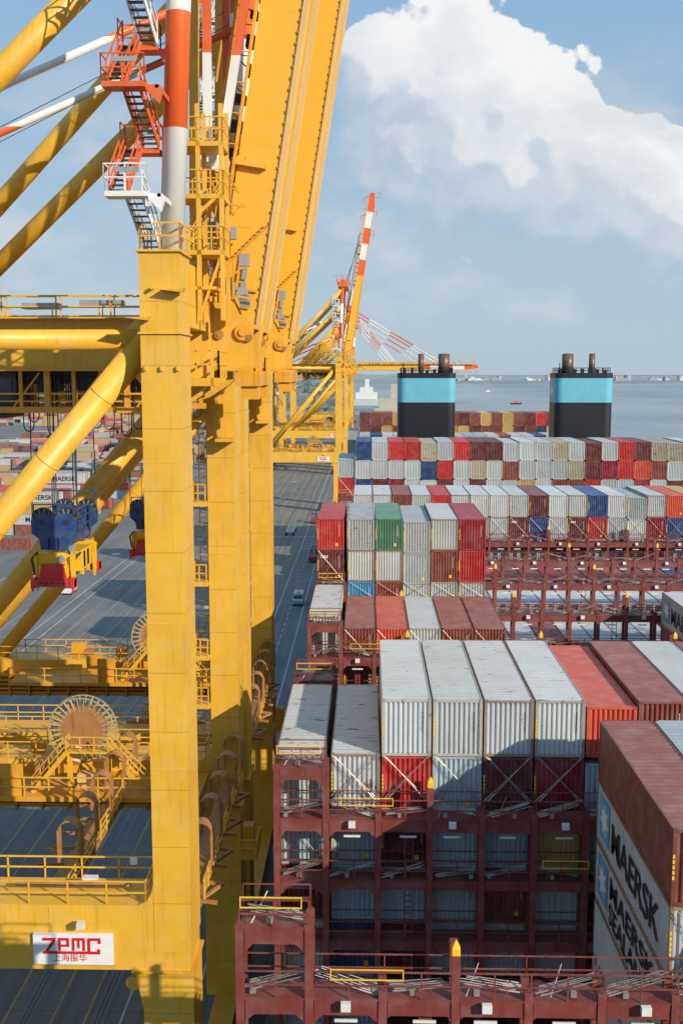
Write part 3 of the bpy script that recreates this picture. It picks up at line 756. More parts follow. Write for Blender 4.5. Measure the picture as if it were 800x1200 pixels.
    mb=MB().box(-14.9,-12.7,56.3,57.1,47.9,48.25).box(-17.9,-16.,56.2,57.1,47.8,48.1); mb.build('cable_box',M['grey'],r)
    # near and far frame pipes
    for yc in(49.2,68.4):
        MB().tube((-44.2,yc,46.0),(-9.95,yc,46.0),.46,22).build('horizontal_pipe',M['yel'],r,smooth=True)
        a=Vector((-9.7,yc,46.3)); d=Vector((-1,0,-1.165))
        dp=MB().tube(a,a+d*24,.63,26).build('diagonal_pipe',M['yel'],r,smooth=True)
        mb=MB()
        for k in(2.4,5,7.6,10.4,13,16): 
            c=a+d*k; mb.tube(c,c+d.normalized()*.05,.637,26)
        mb.build('weld_seam',M['yelr'],dp,smooth=True)
        gp=a+d*1.0
        MB().prism([(-10,47.3),(-11.6,45.9),(-11.,44.9),(-10,43.6)],'y',yc-.06,yc+.06).build('gusset',M['yel'],r)
        # A frame back legs
        MB().tube((-30.,yc,47.6),(-8.2,yc,70.2),.56,22).build('backstay_pipe',M['yel'],r,smooth=True)
        MB().tube((-27.,yc,47.6),(-8.3,yc,65.0),.56,22).build('backstay_pipe',M['yel'],r,smooth=True)
        mt=MB().tube((-8.78,yc,49.8),(-7.7,yc,72.5),.54,28).build('mast',M['mast'],r,smooth=True,origin=(-8.78,yc,45.5))
        # leg head platform
        MB().rail([(-9.95,yc-1.3,49.9),(-8.2,yc-1.3,49.9),(-8.0,yc+1.3,49.9)],1.1,.85,.035).rail([(-9.95,yc-1.3,49.9),(-9.95,yc+1.3,49.9)],1.1,.9,.035).build('head_railing',M['yel'],r)
    MB().box(-9.2,-6.2,48.4,69.2,71.2,72.8).box(-8.6,-7.2,56,62,72.8,74).build('mast_head_beam',M['org'],r)
    mb=MB(); mb.rail([(-9.6,48.2,72.8),(-5.8,48.2,72.8),(-5.8,69.4,72.8),(-9.6,69.4,72.8),(-9.6,48.2,72.8)],1.1,1.8,.05); mb.bar((-10.5,50,74.6),(-6.5,50,74.6),.15).bar((-8,50,72.8),(-8,50,74.6),.15); mb.build('mast_head_railing',M['org'],r)
    # A frame front column (yellow) and folded forestays
    for yc in(56.2,65.2): MB().bar((-8.9,yc,49.5),(-8.5,yc,71.5),.42,.5,(0,1,0)).build('frame_column',M['yel'],r)
    for yc in(56.6,62.9):
        MB().tube((-7.4,yc,63.55),(-46,yc,47.7),.2,10).build('backstay_rod',M['stay'],r,smooth=True,origin=(-30,yc,47.))
    for yc in(58.,60.):
        MB().tube((-7.4,yc,62.9),(-40,yc,47.4),.022,5).build('hoist_rope',M['rope'],r)
    # zigzag stairs beside near mast
    lv=[(49.9,0),(52.05,0),(54.35,0),(56.45,0),(58.7,0),(60.9,0),(63.1,0),(65.3,0),(67.5,0)]
    for i in range(8):
        z0,z1=lv[i][0],lv[i+1][0]; up=i%2
        mat=M['wht'] if i==0 or i>3 else M['org']
        far=i%2
        xa,xb=((-9.55,-9.95) if not far else (-10.6,-10.3))
        y0_,y1_=(48.9,46.9) if far else (46.9,48.9)
        ya,yb=(y1_,y0_) if far else (y0_,y1_)
        a=(xa,48.9 if i%2==0 else 46.9,z0+.05); b=(xb,46.9 if i%2==0 else 48.9,z1)
        st2=MB()
        for k in(-1,1): st2.bar((a[0]+.36*k,a[1],a[2]),(b[0]+.36*k,b[1],b[2]),.06,.24)
        so_=st2.build('staircase',mat,r)
        st3=MB()
        for k in range(9):
            c=Vector(a).lerp(Vector(b),(k+.5)/9); st3.box(c.x-.34,c.x+.34,c.y-.13,c.y+.13,c.z-.03,c.z+.02)
        st3.build('tread',M['slate'],so_)
        MB().srail(a,b,.76,(1,0,0)).build('handrail',mat,so_)
        pl=MB(); x0=-11.0 if i%2==0 else -10.9; x1=-9.2; yp0,yp1=(46.0,46.9) if i%2==0 else (48.9,49.8)
        pl.box(x0,x1,yp0,yp1,z1-.22,z1); pl.box(x1,-8.7,yp0+.4,yp0+.6,z1-.22,z1-.05); pl.box(-8.85,-8.65,yp0+.4,48.6 if i%2==0 else yp0+.6,z1-.25,z1-.05); pl.prism([(-9.3,z1-.2),(-8.5,z1-.2),(-8.7,z1-.8)],'y',yp0+.35,yp0+.6)
        po=pl.build('stair_platform',mat,r)
        yf=yp0 if i%2==0 else yp1
        MB().rail([(x1,yp0,z1),(x1,yf,z1),(x0,yf,z1),(x0,yp0 if i%2 else yp1,z1)],1.1,.8,.026).build('railing',mat,po)
        MB().box(x0+.5,x0+1.5,yf-.08,yf-.03,z1+.75,z1+.95).build('lamp',M['grey'],po)
    # access tower right of the mast
    mb=MB()
    for xx in(-8.0,-6.9):
        for yy in(52.2,54.2): mb.bar((xx,yy,47),(xx,yy,57),.2)
    for z in(50.3,52.9,55.3): mb.box(-8.9,-6.8,52.1,54.3,z-.22,z)
    mb.bar((-8,52.2,52.),(-7.,52.2,52.9),.16); mb.bar((-8.,52.2,47.2),(-6.9,52.2,50.2),.12)
    for z in(48.6,): mb.box(-8.2,-7.2,52.1,54.3,z-.15,z)
    tw=mb.build('access_tower',M['yel'],r)
    mb=MB()
    for z in(50.3,52.9,55.3): mb.rail([(-9.2,52.1,z),(-6.8,52.1,z),(-6.8,54.3,z),(-9.2,54.3,z)],1.1,.6,.028)
    mb.srail((-8.6,53.6,50.3),(-7.,53.6,52.9),.6,(0,1,0)); mb.build('railing',M['yel'],tw)
    mb=MB()
    for i in range(26):
        rr=random.Random(i); x=-8.3+rr.random()*1.9; z=47.4+rr.random()*6.5; y=54.6+rr.random()*1.6
        mb.bar((x,y,z),(x+rr.uniform(-.9,.9),y+.1,z+rr.uniform(-.5,1.3)),.09)
    for i in range(7): mb.box(-8.3+.25*i,-8.2+.25*i,54.9,55.0,48,50+i%3)
    mb.build('pipework',M['yelr'],r)
    mb=MB()
    for i in range(9):
        rr=random.Random(50+i); x=-8.2+rr.random()*1.8; z=47.6+rr.random()*4; MB().box(x,x+.5,55,55.5,z,z+.6).build('switch_cabinet',M['grey'],r)
    # hinge access platforms
    hp=MB().box(-9.6,-7.35,53.6,56.4,44.0,44.25).box(-9.6,-7.35,53.5,53.6,43.85,44.25)
    hp.bar((-9.6,54,42.6),(-7.5,54,44),.2)
    ho=hp.build('hinge_platform',M['yel'],r)
    MB().rail([(-9.6,53.6,44.25),(-7.35,53.6,44.25),(-7.35,56.4,44.25)],1.35,1.0,.045).box(-7.75,-7.6,53.5,53.7,43.6,45.8).build('railing',M['yel'],ho)
    for z in(36.5,31.4,26.6,23.4):
        b_=MB().box(-11.0,-10.02,66.6,68.6,z-.3,z).build('leg_platform',M['yel'],r)
        MB().rail([(-10.1,66.6,z),(-11.0,66.6,z),(-11.0,68.6,z)],1.1,.5,.035).build('railing',M['yel'],b_)
    mb=MB()
    for k in(-.25,.25): mb.bar((-10.45+k,68.2,21),(-10.45+k,68.2,44),.06)
    for i in range(70): mb.bar((-10.7,68.2,21.2+i*.32),(-10.2,68.2,21.2+i*.32),.035)
    for i in range(22):
        z=22+i*1.; mb.path([(-10.75,68.2,z),(-10.8,67.7,z),(-10.45,67.4,z),(-10.1,67.7,z),(-10.15,68.2,z)],.022,4)
    mb.build('caged_ladder',M['yel'],r)
    # slanted stair at top of far leg
    sa=MB().stair((-9.8,66.2,44.0),(-9.0,66.2,40.6),.9,11,(0,1,0)).srail((-9.8,66.2,44.0),(-9.0,66.2,40.6),.9).box(-9.3,-8.2,65.7,66.9,40.3,40.5).build('staircase',M['yel'],r)
    # walkways between near and far portal beams with hooped cable guards
    for xc in(-15.2,-8.35,-21.8):
        if xc<-20: continue
        w=MB().box(xc-.15,xc+.15,50.7,66.9,19.1,19.5)
        for i in range(8): w.bar((xc,51+i*2.,19.3),(xc-(2.6 if xc<-12 else -.9),51+i*2.,19.2),.16)
        for i in range(4): w.bar((xc,51+i*4.,19.3),(xc-(2.6 if xc<-12 else -.9),53+i*4.,19.2),.16)
        w.box(xc-.9,xc-.1,50.7,66.9,19.5,19.55)
        wo=w.build('service_walkway',M['brn'],r)
        MB().rail([(xc+.3,50.8,19.5),(xc+.3,66.8,19.5)],1.1,1.3,.035,3).build('railing',M['yel'],wo)
        for i in range(5):
            y=52.6+i*3.35; g_=MB()
            pts=[]
            for k in range(9):
                t=math.pi*k/8; pts.append((xc-.15-.55*math.cos(t),21.0+.55*math.sin(t)))
            for (a,b) in zip(pts,pts[1:]): g_.add([(a[0],y,a[1]),(b[0],y,b[1]),(b[0],y+.75,b[1]),(a[0],y+.75,a[1]),(a[0]*1.0,y,a[1]-.05),(b[0],y,b[1]-.05),(b[0],y+.75,b[1]-.05),(a[0],y+.75,a[1]-.05)],[(0,1,2,3),(7,6,5,4),(0,4,5,1),(3,2,6,7)])
            for sx_ in(-.7,.4):
                g_.box(xc+sx_-.06,xc+sx_+.06,y+.02,y+.2,19.3,21.05); g_.box(xc+sx_-.06,xc+sx_+.06,y+.5,y+.7,19.3,21.05)
            g_.build('cable_guard_hoop',M['brn'],r)
    # cable reels on far portal beam
    ph=MB().box(-30,-10.2,62.6,66.9,19.6,19.9)
    po=ph.build('reel_platform',M['yelr'],r)
    MB().rail([(-30,62.7,19.9),(-10.3,62.7,19.9)],1.2,1.5,.04).build('railing',M['yel'],po)
    for xa,xb in((-12.9,-12.2),(-11.6,-11.0),(-22.5,-21)): MB().box(xa,xb,62.8,62.9,19.9,21.9).build('screen_panel',M['yelr'],po)
    rl=MB(); c=Vector((-18.1,66.0,23.1))
    n=36
    for k in range(n):
        t0=2*math.pi*k/n; t1=2*math.pi*(k+1)/n
        for yy in(-.35,.35):
            p=c+Vector((math.cos(t0)*2.1,yy,math.sin(t0)*2.1)); q=c+Vector((math.cos(t1)*2.1,yy,math.sin(t1)*2.1)); rl.bar(p,q,.07)
    for k in range(30):
        t=2*math.pi*k/30
        for yy in(-.35,.35): rl.bar(c+Vector((math.cos(t)*1.2,yy*.6,math.sin(t)*1.2)),c+Vector((math.cos(t)*2.1,yy,math.sin(t)*2.1)),.05,.10)
    ro=rl.build('cable_reel',M['reel'],r)
    MB().tube(c+Vector((0,-.25,0)),c+Vector((0,.25,0)),1.55,32).build('wound_cable',M['brn'],ro)
    MB().tube(c+Vector((-.2,-1.6,-1.7)),c+Vector((-.2,-.9,-.9)),.42,14).box(-18.,-16.8,64.0,64.8,19.9,20.8).build('drive_motor',M['pale'],ro)
    # arched stair over the reel drive
    st_=MB().stair((-20.6,63.6,19.9),(-18.4,63.6,22.5),.7,9,(0,1,0)).stair((-15.8,63.6,22.5),(-13.4,63.6,19.9),.7,9,(0,1,0)).box(-18.4,-15.8,63.2,64.0,22.45,22.55)
    for xx in(-18.3,-15.9): st_.bar((xx,63.3,19.9),(xx,63.3,22.5),.13); st_.bar((xx,63.9,19.9),(xx,63.9,22.5),.13)
    sto=st_.build('bridge_staircase',M['yel'],r)
    MB().srail((-20.6,63.6,19.9),(-18.4,63.6,22.5),.7).srail((-15.8,63.6,22.5),(-13.4,63.6,19.9),.7).rail([(-18.4,63.2,22.5),(-15.8,63.2,22.5)],1.0,.9,.03).build('handrail',M['yel'],sto)
    # pipes and trays on near side of far portal beam
    mb=MB()
    for z in(17.9,18.6,19.35): mb.box(-40,-11.3 if z>18 else -13,66.2,66.95,z,z+.12); 
    for z in(18.25,19.0): mb.tube((-40,66.3,z),(-14.,66.3,z),.11,8)
    for i in range(16): mb.box(-38+i*1.7,-37.85+i*1.7,66.1,66.95,17.6,20.)
    mb.build('cable_tray',M['yelr'],r)
    # clutter on portal deck
    mb=MB()
    for i in range(12):
        rr=random.Random(i+9); x=-28+rr.random()*16; y=rr.uniform(67.4,69.2) if i%2 else rr.uniform(63.2,65); MB().box(x,x+rr.uniform(.4,1.6),y,y+.5,20.66,20.7+rr.uniform(.3,1.1)).build('deck_cabinet',M['yelr' if i%3 else 'brn'],r)
    MB().tube((-17,49.2,21.0),(-11.4,49.2,21.),.12,8).build('deck_pipe',M['brn'],r)
    MB().box(-13.7,-13.0,49.,49.4,21.2,21.4).build('lamp',M['lampw'],r); MB().box(-11.6,-11.25,50.1,50.3,21.6,21.9).build('lamp',M['lampw'],r)
    # lower access platform on far leg
    q=MB().box(-8.1,-6.9,64.8,67,13.8,14.0).box(-7.9,-7.2,65.8,66.6,14.0,15.6).build('lower_platform',M['yelr'],r)
    MB().rail([(-8.1,64.8,14),(-6.9,64.8,14),(-6.9,67,14)],1.1,.7,.035).build('railing',M['yel'],q)
    for c_ in [c for c in bpy.data.objects if c.parent==r]:
        nm=c_.name.split('.')[0]
        if nm in('portal_beam','sign_board','floodlight','service_walkway','reel_platform','cable_reel','bridge_staircase','cable_tray','deck_cabinet','deck_pipe','lamp','railing'): c_.location.z-=1.15
    # machinery house
    mh=MB().box(-66,-48,54.5,67,47.8,53.2).build('machinery_house',M['yel'],r)
    # trolley
    tr=MB().box(-26,-11.,58.2,58.5,44.2,44.6).box(-26,-11.,62.9,63.2,44.2,44.6).box(-24,-13,58.4,63,43.9,44.25)
    to=tr.build('trolley',M['dark'],r)
    mb=MB()
    for y in(57.2,64.2):
        mb.bar((-26,y,42.55),(-9.6,y,42.55),.32); mb.bar((-26,y,43.4),(-9.6,y,43.4),.1); mb.bar((-26,y,43.0),(-9.6,y,43.0),.08)
        for i in range(12): mb.bar((-25.5+i*1.42,y,42.6),(-25.5+i*1.42,y,44.7),.18 if i%3 else .3)
        for i in range(5): mb.bar((-25.5+i*3.3,y,42.6),(-24+i*3.3,y,44.5),.09)
    for i in range(6): mb.bar((-25+i*2.9,57.2,42.5),(-25+i*2.9,64.2,42.5),.16)
    mb.build('trolley_frame',M['yelr'],to)
    mb=MB()
    for i in range(12):
        rr=random.Random(i*3); x=-18.8+i*.68; y=57.0+rr.random()*2; d=rr.uniform(.7,3.4); pts=[(x,y,44.4),(x,y,44.4-d)]
        pts+=[(x+.28-.28*math.cos(t*math.pi/5),y,44.4-d-.35*math.sin(t*math.pi/5)) for t in range(1,5)]+[(x+.56,y,44.4-d),(x+.56,y,44.4)]
        mb.path(pts,.035,5)
    mb.build('festoon_cable',M['rope'],to)
    mb=MB(); 
    for i in range(8): 
        rr=random.Random(i); x=-17.8+i*.9; mb.box(x,x+rr.uniform(.3,.9),58,58.8,43.+rr.random()*.6,44.3)
    mb.build('trolley_drive',M['dark'],to)
    cb=MB().prism([(-21.,44.6),(-18.7,44.6),(-18.7,42.9),(-19.3,42.1),(-21.,42.1)],'y',57.3,60).build('operator_cabin',M['dark'],r)
    MB().prism([(-20.4,44.2),(-18.95,44.2),(-18.95,43.0),(-20.4,43.0)],'y',57.27,57.3).build('cabin_window',M['glass'],cb)
    return r
def boom_part(r,raised):
    a=R(80.9)
    L=55
    mb=MB()
    for (y0,y1) in((-3.7,-1.2),(1.2,3.7)):
        mb.prism([(0.3,-.6),(L-4,-.6),(L,.0),(L,1.2),(L-1,1.55),(3.6,1.55),(2.4,2.15),(1.2,1.7),(.2,.6)],'y',y0,y1)
    for x in(6,16,26,36,46,54.3): mb.box(x,x+.7,-1.2,1.2,-.0,1.6)
    bo=mb.build('boom',M['boom'],None,origin=(0,0,0)); bo.parent=r; bo.location=HINGE-O; W0[bo.name]=Vector((0,0,0))
    for y in(-3.78,-1.25,3.78):
        MB().bar((.6,y,-.65),(L-3,y,-.65),.07,.1).build('trolley_rail',M['pale'],bo)
    for y in(-3.74,3.74):
        mb=MB()
        for i in range(90): mb.box(1.2+i*.56,1.34+i*.56,y-.05,y+.07,-.58,-.5)
        mb.build('rail_clip',M['brn'],bo)
    for yy in(-3.78,3.7):
        mb=MB(); mb.bar((2.6,yy,1.9),(5.6,yy,-.45),.08,.2,(0,1,0))
        for i in range(14): mb.box(2.72+i*.21,2.82+i*.21,yy-.12,yy+.04,1.8-i*.165,1.9-i*.165)
        mb.bar((.9,yy,1.3),(2.6,yy,1.2),.1).bar((2.6,yy,1.2),(3.6,yy,.2),.1).bar((1.3,yy,-.1),(1.3,yy,1.6),.12).bar((2.2,yy,-.4),(2.2,yy,1.0),.12).bar((1.,yy,.7),(4.,yy,.7),.09)
        mb.build('splice_plate',M['yelr'],bo)
        MB().box(1.9,2.6,yy-.04,yy,.2,.5).box(2.7,3.3,yy-.04,yy,.25,.5).build('notice_plate',M['grey'],bo)
        for q,(x,z) in enumerate(((-.2,-.3),(-.3,1.2))): MB().tube((x,yy-.25,z),(x,yy+.3,z),.24,16).tube((x,yy-.3,z),(x,yy-.2,z),.12,10).build('sheave',M['brn'],bo)
    mb=MB()   # walkway along the back with hoops
    for yy in(-3.9,):
        mb.box(3,L-2,yy-.8,yy+.1,1.62,1.67)
        for i in range(34):
            x=3.2+i*1.5; mb.bar((x,yy-.8,1.6),(x,yy-.8,2.6),.05); mb.bar((x,yy,1.6),(x,yy,2.6),.05)
        for z in(2.15,2.6):
            for y in(yy-.8,yy): mb.bar((3,y,z),(L-2,y,z),.055)
    for i in range(34): mb.bar((4+i*1.3,-3.6,1.6),(4.6+i*1.3,-3.6,2.5),.07)
    mb.bar((3,-3.3,2.75),(40,-3.3,2.6),.28)
    mb.build('boom_walkway',M['yelr'],bo)
    mb=MB()
    for i in range(26):
        rr=random.Random(i+30); x=3.+i*1.4; MB().box(x,x+rr.uniform(.3,.8),-3.7,-3.2,1.6,1.75+rr.random()*.6).build('boom_fitting',M['dark'],bo)
    mb=MB()
    for x in(L-1.2,L-7,L-13):
        mb.path([(x,-3.7,-.6),(x,-3.7,-1.8),(x+1.4,-3.7,-1.8),(x+1.4,-3.7,-.6)],.09,5); mb.path([(x,-3.6,1.6),(x-.6,-3.6,3.0),(x-2,-3.6,3.0)],.1,5)
    mb.build('tip_platform',M['org'],bo)
    if raised:
        bo.rotation_euler=(0,-a,0)
        # folded forestays hanging beside the boom
        for (p,q,w) in(((-7.85,55.2,71),(-7.95,55.2,55.2),.42),((-7.95,63.2,71),(-8.0,63.2,54.5),.42),((-4.6,55.7,71),(-7.45,55.7,55.0),.42),((-5.3,64,71),(-6.9,64,54.2),.42),((-5.9,58.8,71),(-7.5,58.8,54.4),.34)):
            MB().bar(p,q,w,.3,(0,1,0)).tube((q[0],q[1]-.3,q[2]),(q[0],q[1]+.3,q[2]),.5,14).build('forestay',M['fstay'],r,origin=(-7,58,46.5))
        MB().bar((-8.4,56.9,54.),(-6.3,56.9,55.6),.3).bar((-7.,56.9,55.3),(-5.2,56.9,55.),.5,.3).build('stay_support',M['yel'],r)
        mb=MB(); tip=HINGE+Vector((L*.72*math.cos(a)-2.2,-2.,L*.72*math.sin(a)))
        for k in range(6): mb.tube((-7.5+.2*k,58.5+.5*k,72.5),tip+Vector((.0,.5*k,.8*k)),.03,4)
        mb.build('boom_hoist_rope',M['rope'],r)
    else:
        for y in(57.6,63.8):
            MB().tube((-6.8,y,72),(12.5,y,48.9),.17,8).build('forestay',M['fstay'],r,origin=(-7,58,43))
            MB().tube((-6.8,y,72.4),(33,y,49.1),.15,8).build('forestay',M['fstay'],r,origin=(-7,58,43))
        MB().tube((-7,60,72.6),(33,60,49.6),.06,5).build('boom_hoist_rope',M['rope'],r)
    return bo
rnd_state=random.getstate()
base=crane(); reindex()
c_up=base
c_dn=dup(base,skip=('operator_cabin_none',))
boom_part(c_up,True); W0[c_dn.name]=O; boom_part(c_dn,False); reindex()
tag(c_up,'nearest yellow gantry crane with raised boom and ZPMC sign board','gantry crane','ship to shore gantry cranes along the quay')
def put(src,y,lab,skip=()):
    c=dup(src,skip=skip); c.location=(O.x,y,0); tag(c,lab,'gantry crane','ship to shore gantry cranes along the quay'); return c
c2=put(c_up,59+24.4,'second yellow gantry crane with raised boom directly behind the nearest one',('backstay_pipe','backstay_rod','hoist_rope'))
c3=put(c_up,352,'distant yellow gantry crane with steep red and white tipped boom behind container rows')
c_dn.location=(O.x,480,0); tag(c_dn,'distant gantry crane whose lowered boom ends red and white beside left funnel','gantry crane','ship to shore gantry cranes along the quay')
for y,l in((515,'gantry crane with lowered boom directly behind the lowered one nearest the funnel'),(575,'third lowered boom gantry crane farther along the quay'),(660,'farthest small gantry crane with lowered boom on the quay')): put(c_dn,y,l)

# ------------------------------------------------------------------ spreader
def spreader(xc,yc,zb,label):
    r=empty('container_spreader',(xc,yc,zb),label,'spreader','spreaders hanging from gantry cranes')
    def P(mb,name,mat,parent=r): return mb.build(name,mat,parent)
    def B(mb,x0,x1,y0,y1,z0,z1): return mb.box(xc+x0,xc+x1,yc+y0,yc+y1,zb+z0,zb+z1)
    for s,nm in((-1,'near'),(1,'far')):
        y=s*3.0; mb=MB(); ya,yb=sorted((y,y-s*.45))
        B(mb,-1.22,1.22,ya,yb,0,.42); mb.prism([(xc-.78,zb+.42),(xc+.78,zb+.42),(xc+.62,zb+1.25),(xc-.62,zb+1.25)],'y',yc+ya+.05,yc+yb-.05)
        for sx_ in(-1,1):
            a,b=sorted((sx_*1.22,sx_*.98)); B(mb,a,b,ya-.06,yb+.06,-.08,.5); mb.tube((xc+sx_*1.12,yc+y,zb-.25),(xc+sx_*1.12,yc+y,zb),.06,8)
        e=P(mb,'end_beam',M['sred'])
        mb=MB()
        for k in range(5): B(mb,-.75+k*.33,-.62+k*.33,ya-.015,ya+.0,.14,.26)
        P(mb,'beam_slot',M['dark'],e)
    mb=MB(); B(mb,-.8,-.45,-2.9,2.9,.5,1.2); B(mb,.45,.8,-2.9,2.9,.5,1.2); B(mb,-1.1,1.1,-1.3,1.3,.6,1.75)
    B(mb,-.95,.95,-2.5,-2.2,.9,1.85); B(mb,-.95,.95,2.2,2.5,.9,1.85); P(mb,'spreader_frame',M['syel'])
    for y in(-2.4,-.6,.7,2.3):
        for sx_ in(-1,1):
            mb=MB(); xx=xc+sx_*1.0
            mb.prism([(yc+y-.35,zb+1.7),(yc+y+.35,zb+1.7),(yc+y+.28,zb+.2),(yc+y-.1,zb-.3 if abs(y)>2 else zb+.3)],'x',xx-.07,xx+.07); P(mb,'guide_arm',M['syel'])
    mb=MB(); B(mb,1.08,1.1,-.5,-.1,.7,1.6); B(mb,1.08,1.1,.3,.7,.7,1.6); P(mb,'warning_panel',M['sred'])
    mb=MB(); B(mb,-.2,.9,-2.2,-1.5,1.2,2.2); B(mb,-.5,.4,-.8,.4,1.75,2.3); mb.tube((xc+.4,yc-2.7,zb+1.5),(xc+.4,yc-2.45,zb+1.5),.22,12); P(mb,'hydraulic_unit',M['grey'])
    mb=MB(); mb.path([(xc-.9,yc-2.6,zb+1.9),(xc-1.25,yc-2.6,zb+1.5),(xc-1.1,yc-2.6,zb+.6)],.07,6); mb.path([(xc+.8,yc-2.6,zb+2.),(xc+1.0,yc-2.2,zb+1.4),(xc+1.2,yc-1.5,zb+1.7)],.07,6); P(mb,'hose',M['rope'])
    # head block
    for s in(-1,1):
        y=s*2.15; mb=MB()
        for dy in(-.28,.22):
            mb.prism([(xc-.75,zb+2.0),(xc+.75,zb+2.0),(xc+.85,zb+2.6),(xc+1.25,zb+2.95),(xc+1.28,zb+3.6),(xc+1.0,zb+4.0),(xc+.3,zb+4.05),(xc,zb+3.85),(xc-.3,zb+4.05),(xc-1.0,zb+4.0),(xc-1.28,zb+3.6),(xc-1.25,zb+2.95),(xc-.85,zb+2.6)],'y',yc+y+dy,yc+y+dy+.07)
        B(mb,-.7,.7,y-.2,y+.2,2.0,2.7)
        for k in(-.35,0,.35): B(mb,k-.04,k+.04,y-.42,y-.28,2.0,2.75)
        hb=P(mb,'head_block',M['blue'])
        for sx_ in(-1,1):
            mb=MB(); mb.tube((xc+sx_*.68,yc+y-.17,zb+3.75),(xc+sx_*.68,yc+y+.17,zb+3.75),.60,22); P(mb,'sheave',M['dark'],hb)
            mb=MB(); mb.tube((xc+sx_*.68,yc+y-.32,zb+3.55),(xc+sx_*.68,yc+y-.27,zb+3.55),.16,12); P(mb,'bolt',M['dark'],hb)
            mb=MB()
            for k in range(10):
                t=k*math.pi/5; mb.bar((xc+sx_*.68+.16*math.cos(t),yc+y-.19,zb+3.75+.16*math.sin(t)),(xc+sx_*.68+.56*math.cos(t),yc+y-.19,zb+3.75+.56*math.sin(t)),.05)
            P(mb,'sheave_spoke',M['grey'],hb)
    mb=MB(); B(mb,-.8,-.5,-2.1,2.1,2.2,2.7); B(mb,.5,.8,-2.1,2.1,2.2,2.7); B(mb,.2,.7,-.9,.9,2.6,3.1); P(mb,'head_block_frame',M['blue'])
    mb=MB(); mb.rail([(xc+.95,yc-1.8,zb+2.6),(xc+.95,yc+1.7,zb+2.6)],1.5,.85,.04,3); mb.rail([(xc-.9,yc-1.8,zb+2.6),(xc-.9,yc+1.7,zb+2.6)],1.5,1.2,.03,3)
    mb.rail([(xc-1.1,yc-2.4,zb+4.0),(xc+1.1,yc-2.4,zb+4.0)],.55,.9,.03,1).rail([(xc-1.1,yc+2.4,zb+4.0),(xc+1.1,yc+2.4,zb+4.0)],.8,.9,.03,1); P(mb,'guard_rail',M['blue'])
    mb=MB()
    for y in(-2.2,-2.1,2.1,2.2):
        for x in(-1.27,-.1,.12,1.27): P(MB().tube((xc+x,yc+y,zb+3.8),(xc+x*.9,yc+y,44.2),.017,5),'hoist_rope',M['rope'])
    return r
sp=spreader(-17.4,61.3,32.7,'blue and yellow container spreader with red ends hanging left of the near leg')
spreader(-17.3,85.6,30.3,'second spreader half hidden behind the left edge of the nearest crane leg')
for yy,zz in((356,33),(392,34.5),(425,36),(484,35)): pass

# ------------------------------------------------------------------ vehicles on the quay
def wheel(parent,x,y,z,rad,w):
    o=MB().tube((x-w/2,y,z),(x+w/2,y,z),rad,18).build('wheel',M['black'],parent); MB().tube((x-w/2-.01,y,z),(x+w/2+.01,y,z),rad*.55,12).build('rim',M['grey'],o)
M['vanw']=paint('vehicle_paint',(.35,.42,.48),.02,.25); M['tail']=flat('tail_lamp',(.5,.02,.02),.3); M['headl']=flat('head_lamp',(.8,.8,.75),.1)
M['vred']=paint('vehicle_red',(.30,.03,.03),.1,.4)
def van(x,y,label,mat,fac=1):
    r=empty('parked_van',(x,y,0),label,'van')
    def X(v): return x+v
    MB().prism([(y-2.6,.45),(y+2.5,.45),(y+2.55,1.5),(y+2.45,2.2),(y-1.2,2.25),(y-1.9,1.35),(y-2.65,1.1)],'x',x-.95,x+.95).build('body',mat,r)
    MB().add([(X(-.8),y-1.22,2.15),(X(.8),y-1.22,2.15),(X(.85),y-1.93,1.37),(X(-.85),y-1.93,1.37)],[(0,1,2,3)]).build('windscreen',M['glass'],r).location.y-=.03
    for s in(-1,1): MB().box(X(s*.955)-.01,X(s*.955)+.01,y-1.1,y+.2,1.4,2.0).build('side_window',M['glass'],r)
    for s in(-1,1): MB().box(X(s*.7)-.18,X(s*.7)+.18,y-2.70,y-2.62,.8,1.02).build('headlight',M['headl'],r)
    MB().box(X(-.5),X(.5),y-.2,y+.1,2.26,2.36).build('roof_beacon',M['hvy'],r)
    for sx_ in(-.85,.85):
        for dy in(-1.7,1.6): wheel(r,X(sx_),y+dy,.36,.36,.22)
    return r
van(-13.2,205,'pale blue grey van driving on the quay lane beside the ship',M['vanw'])
van(-60.5,214,'white and blue van parked far left beyond the hanging spreader',M['wht'])
def lift(x,y,label):
    r=empty('forklift',(x,y,0),label,'forklift')
    MB().box(x-1.,x+1.,y-1.6,y+1.3,.5,1.4).prism([(y-1.9,.5),(y-1.6,.5),(y-1.6,1.5),(y-1.9,1.3)],'x',x-.9,x+.9).build('body',M['vred'],r)
    mb=MB()
    for sx_ in(-.8,.8):
        for dy in(-.9,.8): mb.bar((x+sx_,y+dy,1.4),(x+sx_*.9,y+dy*.8,2.8),.12)
    mb.box(x-.85,x+.85,y-.9,y+.85,2.8,2.9); mb.build('cab_frame',M['dark'],r)
    mb=MB(); mb.bar((x-.4,y+1.5,.2),(x-.4,y+1.5,3.6),.15).bar((x+.4,y+1.5,.2),(x+.4,y+1.5,3.6),.15)
    for z in(.6,1.8,3.4): mb.bar((x-.4,y+1.5,z),(x+.4,y+1.5,z),.12)
    mb.build('mast',M['dark'],r)
    for sx_ in(-.95,.95):
        for dy in(-1.1,1.0): wheel(r,x+sx_,y+dy,.45,.45,.3)
lift(-12.6,252,'dark red forklift on the quay lane ahead of the van')
